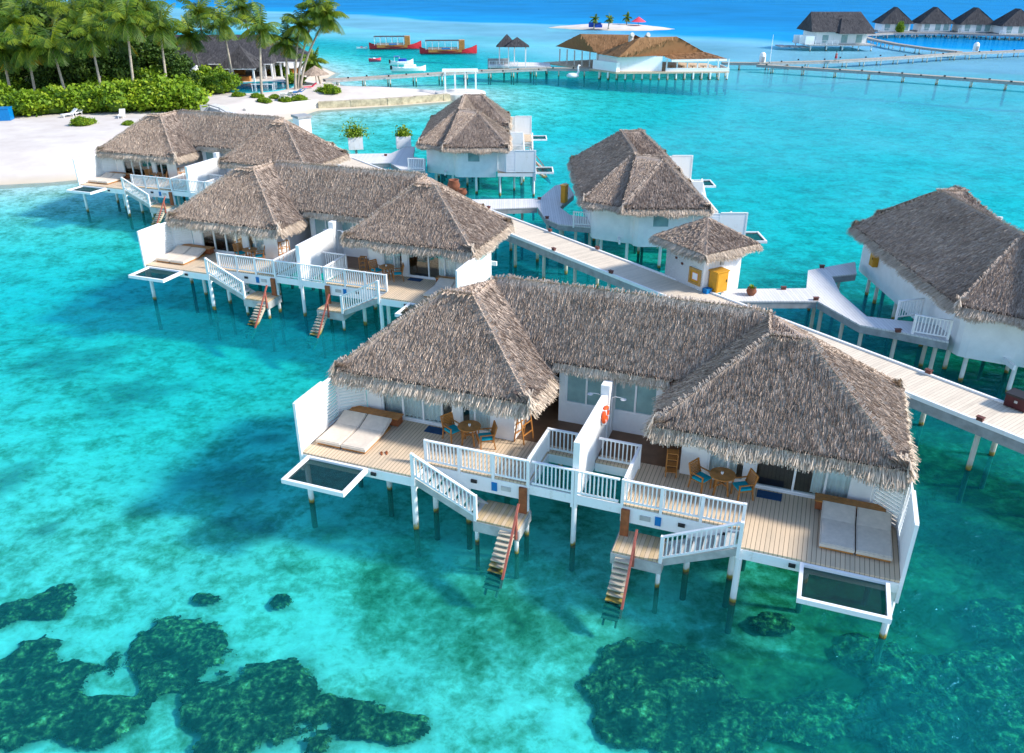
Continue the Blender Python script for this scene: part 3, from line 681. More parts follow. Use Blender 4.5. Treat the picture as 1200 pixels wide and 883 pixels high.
def vnoise(x, y, sc, seed=0):
    """smooth value noise"""
    xs = x / sc + seed * 17.3; ys = y / sc + seed * 9.1; xi = np.floor(xs).astype(np.int64); yi = np.floor(ys).astype(np.int64); fx = xs - xi; fy = ys - yi
    fx = fx * fx * (3 - 2 * fx); fy = fy * fy * (3 - 2 * fy)
    def h(a, b): v = np.sin(a * 127.1 + b * 311.7 + seed * 74.7) * 43758.5453; return v - np.floor(v)
    return (h(xi, yi) * (1 - fx) + h(xi + 1, yi) * fx) * (1 - fy) + (h(xi, yi + 1) * (1 - fx) + h(xi + 1, yi + 1) * fx) * fy
def fbm(x, y, sc, o=4, seed=0):
    r = 0; a = .5
    for k in range(o): r = r + a * vnoise(x, y, sc / 2 ** k, seed + k); a *= .5
    return r / (1 - .5 ** o)
# coral heads: photograph position, half widths in pixels
CORAL = [(88, 425, 52, 20), (155, 462, 55, 22), (265, 573, 62, 28), (290, 636, 42, 17), (388, 636, 20, 9), (8, 575, 30, 22), (12, 738, 26, 20), (62, 726, 26, 18), (35, 835, 70, 60), (205, 790, 62, 48),
         (300, 850, 110, 52), (450, 876, 55, 16), (333, 722, 16, 12), (250, 722, 20, 10), (312, 522, 26, 9), (170, 610, 28, 12), (785, 845, 75, 55), (860, 870, 60, 30), (1015, 785, 30, 24), (935, 868, 60, 26), (1100, 800, 90, 34),
         (1080, 850, 130, 36), (1175, 740, 40, 24), (1150, 870, 80, 30), (900, 750, 24, 11), (1170, 640, 22, 22), (1120, 590, 30, 16), (60, 632, 14, 10), (130, 862, 60, 28), (395, 852, 50, 26), (735, 870, 40, 22)]
CW = []
for (x, y, rx, ry) in CORAL:
    c = P(x, y, -1.7); a = P(x + rx, y, -1.7); b = P(x, y - ry, -1.7); CW.append((c.x, c.y, abs(a.x - c.x), abs(b.y - c.y)))
def coralmask(x, y):
    m = np.zeros(x.shape); nx = (fbm(x, y, 1.7, 4, 3) - .5) * 1.5; ny = (fbm(x, y, .8, 3, 11) - .5) * .9
    for (cx, cy, rx, ry) in CW:
        d = np.hypot((x - cx) / rx, (y - cy) / ry) + nx + ny * .6; m = np.maximum(m, np.clip((1.28 - d) * 1.7, 0, 1))
    return m
def smooth(a, b, x): t = np.clip((x - a) / (b - a), 0, 1); return t * t * (3 - 2 * t)
def depth(x, y):
    d = 1.12 + .5 * (fbm(x, y, 9, 3, 5) - .5) + .30 * smooth(3, 14, x) * smooth(60, 30, y)
    d = d + .85 * smooth(22, 48, y) + .6 * smooth(48, 110, y) + .8 * smooth(110, 200, y) + .5 * smooth(70, 220, x + .3 * y)
    wob = (fbm(x, y, 60, 3, 21) - .5) * 70
    d = d + 9 * smooth(275, 365, y + wob + .9 * x)
    s = -sdist(x, y); near = np.clip(s, -30, 200)
    lim = np.where(near > 0, .10 + near * .06, 0.05)
    return np.where(s > 0, np.minimum(d, lim), -np.minimum(1.5, -s * .17))
def grid(xr, yr):
    X, Y = np.meshgrid(xr, yr); return X, Y
def gridmesh(name, X, Y, Z, attrs, m, smoothf=True):
    ny, nx = X.shape; me = bpy.data.meshes.new(name); n = nx * ny
    me.vertices.add(n); me.vertices.foreach_set('co', np.stack([X, Y, Z], -1).reshape(-1).astype(np.float32))
    i = np.arange((ny - 1) * (nx - 1)); r = i // (nx - 1); c = i % (nx - 1); a = r * nx + c
    q = np.stack([a, a + 1, a + nx + 1, a + nx], 1).reshape(-1).astype(np.int32)
    me.loops.add(len(q)); me.loops.foreach_set('vertex_index', q); me.polygons.add(len(i)); me.polygons.foreach_set('loop_start', np.arange(0, len(q), 4, dtype=np.int32)); me.polygons.foreach_set('loop_total', np.full(len(i), 4, dtype=np.int32))
    me.update(calc_edges=True)
    for k, v in attrs.items():
        at_ = me.attributes.new(k, 'FLOAT', 'POINT'); at_.data.foreach_set('value', v.reshape(-1).astype(np.float32))
    if smoothf: me.polygons.foreach_set('use_smooth', [True] * len(i))
    me.materials.append(m); o = bpy.data.objects.new(name, me); COL.objects.link(o); return o
yr = np.concatenate([np.linspace(-30, 8, 14)[:-1], np.linspace(8, 45, 180)[:-1], np.geomspace(45, 400, 190)[:-1], np.geomspace(400, 6000, 24)])
sx = np.sign(np.linspace(-1, 1, 321)) * np.abs(np.linspace(-1, 1, 321)) ** 1.0
X = np.zeros((len(yr), 321)); Y = np.zeros_like(X)
for j, yv in enumerate(yr): X[j] = sx * (34 + max(0, yv) * 1.0); Y[j] = yv
DEP = depth(X, Y); CM = coralmask(X, Y) * (Y < 60) * np.clip(.72 + .7 * (fbm(X, Y, .9, 3, 41) - .35), .45, 1)
m_bed, nt = mat('seabed_sand'); p = out_principled(nt, Roughness=.95); p.inputs['Specular IOR Level'].default_value = 0
g = nd(nt, 'ShaderNodeNewGeometry')
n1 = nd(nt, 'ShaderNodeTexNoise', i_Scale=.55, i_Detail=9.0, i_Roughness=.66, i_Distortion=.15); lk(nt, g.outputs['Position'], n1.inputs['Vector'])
n2 = nd(nt, 'ShaderNodeTexNoise', i_Scale=2.4, i_Detail=5.0, i_Roughness=.7, i_Distortion=.3); lk(nt, g.outputs['Position'], n2.inputs['Vector'])  # fine sand mottling; its contrast also stands in for caustic light
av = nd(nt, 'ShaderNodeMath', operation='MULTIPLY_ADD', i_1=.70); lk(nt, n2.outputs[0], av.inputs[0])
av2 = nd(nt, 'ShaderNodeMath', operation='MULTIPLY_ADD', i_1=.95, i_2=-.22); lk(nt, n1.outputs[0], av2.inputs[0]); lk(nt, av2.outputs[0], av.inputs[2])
wd = nd(nt, 'ShaderNodeAttribute', attribute_name='weed'); ws = nd(nt, 'ShaderNodeMath', operation='SUBTRACT'); lk(nt, av.outputs[0], ws.inputs[0]); wm = nd(nt, 'ShaderNodeMath', operation='MULTIPLY', i_1=.40); lk(nt, wd.outputs['Fac'], wm.inputs[0]); lk(nt, wm.outputs[0], ws.inputs[1])  # weed also carries the painted shade band before the closest villa
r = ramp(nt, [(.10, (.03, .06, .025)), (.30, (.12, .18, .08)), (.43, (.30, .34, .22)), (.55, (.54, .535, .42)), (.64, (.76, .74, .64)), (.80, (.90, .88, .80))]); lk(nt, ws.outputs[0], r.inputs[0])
ca = nd(nt, 'ShaderNodeAttribute', attribute_name='coral'); n3 = nd(nt, 'ShaderNodeTexNoise', i_Scale=3.5, i_Detail=6.0, i_Roughness=.75); lk(nt, g.outputs['Position'], n3.inputs['Vector'])
rc = ramp(nt, [(.3, (.012, .022, .025)), (.48, (.035, .055, .05)), (.58, (.10, .12, .06)), (.70, (.34, .32, .12))]); lk(nt, n3.outputs[0], rc.inputs[0])
mx = nd(nt, 'ShaderNodeMix', data_type='RGBA'); lk(nt, ca.outputs['Fac'], mx.inputs[0]); lk(nt, r.outputs[0], mx.inputs[6]); lk(nt, rc.outputs[0], mx.inputs[7])
lk(nt, mx.outputs[2], p.inputs['Base Color'])
# beach sand
m_sand, nt = mat('beach_sand'); p = out_principled(nt, Roughness=.95); p.inputs['Specular IOR Level'].default_value = .05
g = nd(nt, 'ShaderNodeNewGeometry'); n1 = nd(nt, 'ShaderNodeTexNoise', i_Scale=.35, i_Detail=8.0, i_Roughness=.6); lk(nt, g.outputs['Position'], n1.inputs['Vector'])
sz = nd(nt, 'ShaderNodeSeparateXYZ'); lk(nt, g.outputs['Position'], sz.inputs[0])
mr = nd(nt, 'ShaderNodeMapRange', i_1=-.05, i_2=.45); lk(nt, sz.outputs[2], mr.inputs[0])
r = ramp(nt, [(.3, (.50, .445, .40)), (.7, (.62, .57, .52))]); lk(nt, n1.outputs[0], r.inputs[0])
mx = nd(nt, 'ShaderNodeMix', data_type='RGBA'); lk(nt, mr.outputs[0], mx.inputs[0]); mx.inputs[6].default_value = (.52, .44, .32, 1); lk(nt, r.outputs[0], mx.inputs[7]); lk(nt, mx.outputs[2], p.inputs['Base Color'])
WEED_SHADE = np.clip(1.15 * smooth(4, 13, X + 5 * (fbm(X, Y, 5, 3, 31) - .5)) * smooth(70, 24, Y) + .6 * smooth(19, 15, Y) * smooth(2, 8, X) + .55 * smooth(3.5, 0, np.abs(Y - (20.5 - .36 * X) + 1.2 * (fbm(X, Y, 3, 3, 61) - .5))) * (X > -5) * (X < 14), 0, 1.25)  # weed to the right; band along the closest villa paints its shade
bump = (fbm(X, Y, 2.6, 3, 2) - .5) * .22 * (Y < 120)
tag(gridmesh('seabed', X, Y, np.where(DEP > 0, -np.clip(DEP - np.clip(bump, -.3, .8) * np.clip(DEP, 0, 1), .03, 50), -DEP - .18), {'coral': CM * np.where(Y > 19.5, .62, 1), 'weed': WEED_SHADE}, m_bed), 'white sand seabed with dark coral patches under clear water', None, None, 'structure')
# coral heads standing up from the sand: broken, knobbly ground
mb = MB(); EDGE = []
def knobs(x, y):
    h = np.zeros(x.shape)
    for sc, am, sd_ in ((.9, .42, 51), (.42, .30, 52), (.2, .16, 53)):
        n_ = vnoise(x, y, sc, sd_); h = h + am * np.sqrt(np.clip(1 - np.abs(2 * n_ - 1) * 1.25, 0, 1))
    return h
for ci_, (cx, cy, rx, ry) in enumerate(CW):
    if CORAL[ci_][1] < 700: continue
    st = .10 if cy < 26 else .18
    gx, gy = np.meshgrid(np.arange(cx - rx * 1.9, cx + rx * 1.9, st), np.arange(cy - ry * 1.9, cy + ry * 1.9, st))
    gx = gx + (fbm(gx, gy, .3, 2, 77) - .5) * st; m_ = coralmask(gx, gy); d_ = depth(gx, gy); k_ = knobs(gx, gy)
    z_ = -d_ - .02 + np.clip(m_ * 1.2, 0, 1) ** .7 * (.06 + .55 * k_) * np.clip(d_ * .55, .2, 1.0); z_ = np.minimum(z_, -.30)
    tn = np.clip(.18 + .75 * (k_ - .30) + .5 * (vnoise(gx, gy, .16, 91) - .5), 0, 1)
    eg = np.clip((m_ - .25) / .5, 0, 1); keep = (m_ + .55 * (vnoise(gx, gy, .35, 97) - .5)) > .30; ny_, nx_ = gx.shape; idx = -np.ones(gx.shape, int); idx[keep] = np.arange(keep.sum()); b0 = len(mb.v)
    mb.v += np.stack([gx[keep], gy[keep], z_[keep]], 1).tolist(); mb.t += tn[keep].tolist(); EDGE += eg[keep].tolist()
    q = np.stack([idx[:-1, :-1], idx[:-1, 1:], idx[1:, 1:], idx[1:, :-1]], -1).reshape(-1, 4); q = q[(q >= 0).all(1)] + b0; mb.f += [tuple(r_) for r_ in q.tolist()]
m_c = toned('coral', [(0, (.008, .011, .010)), (.34, (.028, .032, .024)), (.52, (.075, .078, .042)), (.70, (.22, .19, .07)), (.86, (.46, .38, .15)), (1, (.62, .55, .32))], nscale=7.0, namt=.85)
nt = m_c.node_tree; eo = nd(nt, 'ShaderNodeAttribute', attribute_name='edge'); gg = nd(nt, 'ShaderNodeNewGeometry'); en = nd(nt, 'ShaderNodeTexNoise', i_Scale=3.2, i_Detail=5.0, i_Roughness=.7); lk(nt, gg.outputs['Position'], en.inputs['Vector'])
ea = nd(nt, 'ShaderNodeMath', operation='MULTIPLY_ADD', i_1=4.0, i_2=-2.0); lk(nt, en.outputs[0], ea.inputs[0]); eb = nd(nt, 'ShaderNodeMath', operation='ADD'); lk(nt, ea.outputs[0], eb.inputs[0]); lk(nt, eo.outputs['Fac'], eb.inputs[1]); ec = nd(nt, 'ShaderNodeMapRange', i_1=.22, i_2=.42); lk(nt, eb.outputs[0], ec.inputs[0])
pb = [x for x in nt.nodes if x.type == 'BSDF_PRINCIPLED'][0]; lk(nt, ec.outputs[0], pb.inputs['Alpha'])
rf_ = mb.build('coral_reef', m_c); ea_ = rf_.data.attributes.new('edge', 'FLOAT', 'POINT'); ea_.data.foreach_set('value', np.array(EDGE, dtype=np.float32))
tag(rf_, 'dark lumpy coral heads on the sand under the shallow water', 'coral', None, 'stuff')
# the dry beach as its own finer sheet
bx, by = grid(np.linspace(-170, 0, 240), np.linspace(66, 230, 300)); bd = sdist(bx, by)
hz = np.where(bd > -2.5, np.minimum(1.5, bd * .17) + .05 * (fbm(bx, by, 6, 3, 4) - .5) * np.clip(bd, 0, 1), -3)
o = gridmesh('beach', bx, by, hz, {}, m_sand)
bmx = bmesh.new(); bmx.from_mesh(o.data); kill = [v for v in bmx.verts if v.co.z < -.6]; bmesh.ops.delete(bmx, geom=kill, context='VERTS'); bmx.to_mesh(o.data); bmx.free()
tag(o, 'pale sand beach and curved sand spit of the island', None, None, 'structure')
def land(x, y):
    d = float(sdist(np.array([x]), np.array([y]))[0]); return min(1.5, d * .17)
# water sheet: tint and milkiness follow depth; ripple light and glare are painted in
m_w, nt = mat('lagoon_water'); o_ = nd(nt, 'ShaderNodeOutputMaterial')
da = nd(nt, 'ShaderNodeAttribute', attribute_name='depth')
def absorb(k):
    a = nd(nt, 'ShaderNodeMath', operation='MULTIPLY', i_1=-k); lk(nt, da.outputs['Fac'], a.inputs[0]); e = nd(nt, 'ShaderNodeMath', operation='EXPONENT'); lk(nt, a.outputs[0], e.inputs[0]); return e
cmb = nd(nt, 'ShaderNodeCombineColor')
for i, k in enumerate((1.15, .085, .105)): lk(nt, absorb(k).outputs[0], cmb.inputs[i])
gq = nd(nt, 'ShaderNodeNewGeometry'); mq = nd(nt, 'ShaderNodeMapping'); mq.inputs['Rotation'].default_value = (0, 0, R(28)); mq.inputs['Scale'].default_value = (.8, 1.5, 1); lk(nt, gq.outputs['Position'], mq.inputs[0])
wq = nd(nt, 'ShaderNodeTexNoise', i_Scale=1.9, i_Detail=3.5, i_Roughness=.6, i_Distortion=.6); lk(nt, mq.outputs[0], wq.inputs['Vector']); rq = nd(nt, 'ShaderNodeMapRange', i_1=.32, i_2=.70, i_3=.86, i_4=1.04); lk(nt, wq.outputs[0], rq.inputs[0])  # ripple noise puts wave-focused light into the tint
vq = nd(nt, 'ShaderNodeVectorMath', operation='SCALE'); lk(nt, cmb.outputs[0], vq.inputs[0]); lk(nt, rq.outputs[0], vq.inputs['Scale'])
tr = nd(nt, 'ShaderNodeBsdfTransparent'); lk(nt, vq.outputs[0], tr.inputs[0])
df = nd(nt, 'ShaderNodeBsdfDiffuse')
mr = nd(nt, 'ShaderNodeMapRange', i_1=0.0, i_2=12.0); lk(nt, da.outputs['Fac'], mr.inputs[0])
r = ramp(nt, [(0.0, (.35, .70, .66)), (.08, (.02, .64, .62)), (.17, (.01, .56, .70)), (.28, (.30, .67, .80)), (.38, (.22, .54, .78)), (.55, (.0, .25, .56)), (1, (.0, .12, .33))]); lk(nt, mr.outputs[0], r.inputs[0])  # pale mid-depth stops paint in sky glare and sun glints
g = nd(nt, 'ShaderNodeNewGeometry')
nw = nd(nt, 'ShaderNodeTexNoise', i_Scale=.035, i_Detail=6.0, i_Roughness=.6); lk(nt, g.outputs['Position'], nw.inputs['Vector'])
hs = nd(nt, 'ShaderNodeHueSaturation'); vm = nd(nt, 'ShaderNodeMapRange', i_1=.3, i_2=.7, i_3=.8, i_4=1.2); lk(nt, nw.outputs[0], vm.inputs[0]); lk(nt, vm.outputs[0], hs.inputs['Value']); lk(nt, r.outputs[0], hs.inputs['Color']); lk(nt, hs.outputs[0], df.inputs[0])
pw = nd(nt, 'ShaderNodeMath', operation='POWER', i_1=2.0); lk(nt, da.outputs['Fac'], pw.inputs[0]); pm = nd(nt, 'ShaderNodeMath', operation='MULTIPLY', i_1=-.055); lk(nt, pw.outputs[0], pm.inputs[0]); mil = nd(nt, 'ShaderNodeMath', operation='EXPONENT'); lk(nt, pm.outputs[0], mil.inputs[0]); inv = nd(nt, 'ShaderNodeMath', operation='SUBTRACT', i_0=1.0); lk(nt, mil.outputs[0], inv.inputs[1])
m1 = nd(nt, 'ShaderNodeMixShader'); lk(nt, inv.outputs[0], m1.inputs[0]); lk(nt, tr.outputs[0], m1.inputs[1]); lk(nt, df.outputs[0], m1.inputs[2])
mp = nd(nt, 'ShaderNodeMapping'); mp.inputs['Rotation'].default_value = (0, 0, R(28)); mp.inputs['Scale'].default_value = (.75, 1.35, 1); lk(nt, g.outputs['Position'], mp.inputs[0])
w1 = nd(nt, 'ShaderNodeTexNoise', i_Scale=1.5, i_Detail=4.0, i_Roughness=.62, i_Distortion=.5); lk(nt, mp.outputs[0], w1.inputs['Vector'])
w2 = nd(nt, 'ShaderNodeTexNoise', i_Scale=.28, i_Detail=3.0); lk(nt, mp.outputs[0], w2.inputs['Vector'])
b1 = nd(nt, 'ShaderNodeBump', i_Strength=.8, i_Distance=.25); lk(nt, w1.outputs[0], b1.inputs['Height'])
b2 = nd(nt, 'ShaderNodeBump', i_Strength=.4, i_Distance=.6); lk(nt, w2.outputs[0], b2.inputs['Height']); lk(nt, b1.outputs[0], b2.inputs['Normal'])
lk(nt, b2.outputs[0], df.inputs['Normal'])
gl = nd(nt, 'ShaderNodeBsdfGlossy', i_Roughness=.10); gl.inputs[0].default_value = (.10, .48, .85, 1); lk(nt, b2.outputs[0], gl.inputs['Normal'])
fr = nd(nt, 'ShaderNodeFresnel', i_IOR=1.33); b3 = nd(nt, 'ShaderNodeBump', i_Strength=.35, i_Distance=.25); lk(nt, w1.outputs[0], b3.inputs['Height']); lk(nt, b3.outputs[0], fr.inputs['Normal'])
fh = nd(nt, 'ShaderNodeMath', operation='MULTIPLY', i_1=.6); lk(nt, fr.outputs[0], fh.inputs[0]); fm = nd(nt, 'ShaderNodeMath', operation='MINIMUM', i_1=.26); lk(nt, fh.outputs[0], fm.inputs[0])
m2 = nd(nt, 'ShaderNodeMixShader'); lk(nt, fm.outputs[0], m2.inputs[0]); lk(nt, m1.outputs[0], m2.inputs[1]); lk(nt, gl.outputs[0], m2.inputs[2]); lk(nt, m2.outputs[0], o_.inputs[0])
tag(gridmesh('sea', X, Y, np.zeros_like(X), {'depth': np.clip(DEP, 0.02, 14)}, m_w), 'clear turquoise lagoon water turning deep blue far out', None, None, 'structure')

# ------------------------------------------------------------------ world and sun
SUN_EL, SUN_AZ = 35.5, -10.0          # azimuth from +X towards +Y
wd = bpy.data.worlds.new('World'); S.world = wd; wd.use_nodes = True; nt = wd.node_tree
bg = nt.nodes['Background']; sk = nt.nodes.new('ShaderNodeTexSky'); sk.sky_type = 'NISHITA'; sk.sun_disc = False; sk.sun_elevation = R(SUN_EL); sk.sun_rotation = R(90 - SUN_AZ)
sk.air_density = 1.0; sk.dust_density = .3; sk.ozone_density = 2.5; nt.links.new(sk.outputs[0], bg.inputs[0]); bg.inputs[1].default_value = .15
sd = bpy.data.lights.new('sun', 'SUN'); sd.energy = 3.0; sd.angle = R(7.0); sd.color = (1, .93, .84); so = bpy.data.objects.new('sun', sd); COL.objects.link(so)
dv = Vector((math.cos(R(SUN_EL)) * math.cos(R(SUN_AZ)), math.cos(R(SUN_EL)) * math.sin(R(SUN_AZ)), math.sin(R(SUN_EL))))
so.rotation_euler = dv.to_track_quat('Z', 'Y').to_euler(); so.location = (40, -10, 40)
S.view_settings.view_transform = 'Standard'; S.view_settings.look = 'None'; S.view_settings.gamma = 1; S.view_settings.use_curve_mapping = False; S.view_settings.exposure = 1.15
S.cycles.transparent_max_bounces = 24; S.cycles.max_bounces = 8; S.cycles.use_denoising = True
# ------------------------------------------------------------------ the long boardwalk
def poly_area(p): return sum(p[i][0] * p[(i + 1) % len(p)][1] - p[(i + 1) % len(p)][0] * p[i][1] for i in range(len(p))) / 2
BD = Vector((.5895, -.8078)); BN = Vector((-.8078, -.5895)); BA = Vector((.25, 56.0)); BW = 2.45
def bw(t, n, z=2.25): q = BA + BD * t + BN * n; return Vector((q.x, q.y, z))
ang_bw = math.atan2(BD.y, BD.x)
bwk = empty('boardwalk', bw(0, 0, 0), ang_bw, 'long pale plank boardwalk on stilts running from the beach past every villa', 'boardwalk')
T0, T1 = -58, 52       # local x along, local y towards the far side is +, deck from y=-BW.. 0
m = MB(); m.box(T0, T1, -BW + .12, -.12, 2.17, 2.25); m.build('deck', M['board'], bwk)
for y0, y1 in ((-BW, -BW + .12), (-.12, 0)):
    m = MB(); m.box(T0, T1, y0, y1, 2.15, 2.33); m.build('kerb', M['white'], bwk)
for y0, y1 in ((-BW + .02, -BW + .10), (-.10, -.02)):
    m = MB(); m.box(T0, T1, y0, y1, 1.72, 2.149); m.build('side_beam', M['fascia'], bwk)
t = T0 + 6
while t < T1:
    for yy in (-BW + .3, -.3): MB().tube([(t, yy, -3), (t, yy, 2.0)], .105, 9).build('stilt', M['pier_post'], bwk)
    m = MB(); m.box(t - .07, t + .07, -BW + .12, -.12, 1.8, 2.0); m.build('cross_beam', M['fascia'], bwk); t += 3.05
# low lamps on its kerbs
def make_lamp():
    r = empty('boardwalk_lamp'); m = MB(); m.box(-.12, .12, -.07, .07, 0, .14); m.build('housing', M['lamp'], r)
    m = MB(); m.prism([(-.15, -.10), (.15, -.10), (.15, .10), (-.15, .10)], .14, .17); m.build('hood', M['lamp'], r); return r
ORD = ['first', 'second', 'third', 'fourth', 'fifth', 'sixth', 'seventh', 'eighth', 'ninth', 'tenth', 'eleventh', 'twelfth', 'thirteenth', 'fourteenth']
lamp0 = None
def lamp(x, y, z, rz, label, group):
    global lamp0
    o = make_lamp() if lamp0 is None else copy_tree(lamp0)
    if lamp0 is None: lamp0 = o
    if 'group' in o: del o['group']
    o.location = (x, y, z); o.rotation_euler.z = rz; return tag(o, label, 'lamp', group)
for side, n, nm in ((0, .06, 'seaward'), (1, BW - .06, 'villa-side')):
    for i, t in enumerate([-40, -33, -26, -3.2, 3.9, 8.6, 30, 35.5][side::1] if side == 0 else [-44, -30, .6, 7.2, 12.4, 33.4]):
        p = bw(t, n, 2.33); lamp(p.x, p.y, p.z, ang_bw, f'{ORD[i]} small rust-brown lamp from the beach on the {nm} kerb of the boardwalk', 'rust-brown lamps on the boardwalk kerbs')
# ------------------------------------------------------------------ side jetties to the villas across the boardwalk
def jetty(label, pts, rails, z=2.2, posts=()):
    c = Vector((sum(p[0] for p in pts) / len(pts), sum(p[1] for p in pts) / len(pts), 0)); r = empty('side_jetty', c, 0, label, 'jetty', 'grey side jetties off the boardwalk')
    loc = [(p[0] - c.x, p[1] - c.y) for p in pts]
    if poly_area(loc) < 0: loc = loc[::-1]
    m = MB(); m.prism(loc, z - .08, z); m.build('deck', M['board2'], r)
    m = MB(); n = len(loc)
    for i in range(n):
        a, b = Vector(loc[i]), Vector(loc[(i + 1) % n])
        if (b - a).length < .3: continue
        d = (b - a).normalized(); nrm = Vector((-d.y, d.x)) * .06
        m.beam((a.x + nrm.x, a.y + nrm.y, z - .26), (b.x + nrm.x, b.y + nrm.y, z - .26), .06, .34)
    m.build('side_beam', M['fascia'], r)
    for (a, b) in rails:
        m = MB(); rail_mb(m, (a[0] - c.x, a[1] - c.y), (b[0] - c.x, b[1] - c.y), z, z, .95, .15); m.build('railing', M['white'], r)
    for q in posts: MB().tube([(q[0] - c.x, q[1] - c.y, -3), (q[0] - c.x, q[1] - c.y, z - .1)], .1, 8).build('stilt', M['pier_post'], r)
    return r
M['board2'] = planks('jetty_planks', (.55, .54, .53), 0, .16, .14, .06)
def Q(*a): return [P(x, y, 2.2) for x, y in a]
jetty('grey plank jetty leading from the boardwalk to the shaded villa at the right edge',
      Q((845, 353), (958, 353), (1008, 381), (1053, 389), (1112, 401), (1114, 384), (1078, 378), (1049, 375), (1016, 371), (985, 344), (975, 324), (1004, 321), (1002, 307), (947, 317), (945, 338), (845, 339)),
      [Q((1069, 391), (1110, 398)), Q((1050, 374), (1078, 371))], posts=Q((965, 352), (957, 345), (990, 366), (1012, 378), (1052, 385), (1100, 393), (955, 322), (1090, 383), (985, 320), (905, 349)))
jetty('grey plank jetty leading to the villa behind the small thatched hut',
      Q((547, 246), (630, 243), (639, 256), (655, 263), (699, 267), (697, 256), (668, 252), (656, 243), (663, 236), (673, 228), (664, 214), (650, 218), (632, 233), (545, 234)),
      [Q((672, 264.5), (697, 266))], posts=Q((580, 241), (612, 240), (642, 255), (657, 261), (675, 263), (692, 263), (645, 225), (660, 250)))
jetty('grey plank jetty leading to the end-on villa before the white pergola',
      Q((388, 193), (457, 191), (470, 199), (498, 200), (499, 187), (484, 184), (486, 172), (476, 172), (458, 180), (376, 181)),
      [Q((479, 199), (497, 199.5))], posts=Q((420, 190), (445, 190), (472, 197), (488, 197), (462, 186)))
# ------------------------------------------------------------------ the square hut with its board and cabinets
F0 = P(822, 342, 2.25); ux = Vector((-.52, .854)); uy = Vector((.854, .52)); HA, HB = 3.0, 2.75
hut = empty('service_hut', (F0.x, F0.y, 0), math.atan2(uy.y, uy.x), 'small square white hut with a thatched pyramid roof beside the boardwalk', 'hut')
# local: x runs along uy (right side), y along ux (left side)
m = MB(); m.prism([(.0, .0), (HB, 0), (HB, HA), (0, HA)], 1.9, 4.65); m.build('wall', M['plankwall'] if 'plankwall' in M else M['wall'], hut)
ov, ez2, ap = .60, 4.55, (HB / 2, HA / 2, 5.8)
cs = [(-ov, -ov, ez2), (HB + ov, -ov, ez2), (HB + ov, HA + ov, ez2), (-ov, HA + ov, ez2)]
mb = MB(); VV = []; TT = []
for i in range(4):
    a, b = cs[i], cs[(i + 1) % 4]; sagged(mb, [a, b, ap]); V, T = straws([a, b, ap], 320, .18, .42, (.014, .03), (.015, .06)); VV.append(V); TT.append(T)
base = MB(); join_quads(base, np.concatenate(VV), np.concatenate(TT)); base.add(mb.v, mb.f, .2); ro = base.build('roof', M['thatch'], hut)
VV = []; TT = []
for i, on in enumerate(((0, -1), (1, 0), (0, 1), (-1, 0))):
    a, b = cs[i], cs[(i + 1) % 4]; V, T = fringe(a, b, on, 300, .5, (.22, .46), .05, .68); VV.append(V); TT.append(T)
    V, T = fringe((a[0], a[1], a[2] - .1), (b[0], b[1], b[2] - .1), on, 200, .9, (.2, .42), .15, .68); VV.append(V); TT.append(T)
base = MB(); join_quads(base, np.concatenate(VV), np.concatenate(TT)); base.build('eave_fringe', M['fringe'], ro)
for (x, y) in ((.2, .2), (HB - .2, .2), (.2, HA - .2), (HB - .2, HA - .2)): MB().tube([(x, y, -3), (x, y, 1.95)], .1, 8).build('stilt', M['post'], hut)
m = MB(); m.box(1.15, 1.4, -.07, -.003, 3.55, 3.85); m.build('wall_lamp', M['beam'], hut)
for y in (1.6, 2.1): MB().box(-.06, -.003, y, y + .12, 3.5 if y > 2 else 3.3, 3.62 if y > 2 else 3.42).build('wall_lamp', M['lamp'], hut)
def onhut(lx, ly, z): return Vector((F0.x + uy.x * lx + ux.x * ly, F0.y + uy.y * lx + ux.y * ly, z))
rzh = math.atan2(uy.y, uy.x)
nb = empty('notice_board', onhut(-.004, .58, 2.95), rzh, 'wooden framed notice board with a white sheet on the hut wall', 'notice board')
m = MB()
for a in ((-.07, 0, -.45, .45, -.45, -.33), (-.07, 0, -.45, .45, .33, .45), (-.068, 0, -.45, -.33, -.33, .33), (-.068, 0, .33, .45, -.33, .33)): m.box(*a)
m.build('frame', M['bamboo'] if 'bamboo' in M else M['teak'], nb)
m = MB(); m.box(-.03, -.001, -.33, .33, -.33, .33); m.build('backing', M['yellow'], nb); m = MB(); m.box(-.036, -.031, -.22, .2, -.2, .2); m.build('sheet', M['white'], nb)
m = MB(); m.box(-.04, -.037, -.22, .2, -.2, -.185); m.box(-.04, -.037, -.22, .2, .185, .2); m.box(-.04, -.037, -.22, -.205, -.185, .185); m.box(-.04, -.037, .185, .2, -.185, .185); m.build('sheet_border', M['pink'], nb)
def cabinet(p, rz, w, d, h, label):
    r = empty('cabinet', p, rz, label, 'cabinet', 'yellow wooden cabinets'); m = MB(); m.box(-w / 2, w / 2, -d / 2, d / 2, .05, h); m.build('body', M['yellow'], r)
    m = MB(); m.box(-w / 2 - .05, w / 2 + .05, -d / 2 - .05, d / 2 + .05, h, h + .06); m.build('lid', M['yellow'], r)
    m = MB(); m.box(-w / 2 + .05, w / 2 - .05, -d / 2 - .02, -d / 2 - .001, .15, h - .08); do = m.build('door', M['yellow'], r)
    m = MB(); m.box(w / 2 - .14, w / 2 - .1, -d / 2 - .05, -d / 2 - .02, h * .5, h * .62); m.build('handle', M['black'], do); return r
cabinet(onhut(.78, -.38, 2.25), rzh, .8, .6, 1.15, 'yellow-orange wooden cabinet standing in front of the small thatched hut')
p = P(661, 238, 2.2); cabinet(p, R(60), .5, .35, 1.3, 'yellow wooden cabinet at the entrance of the villa behind the hut')
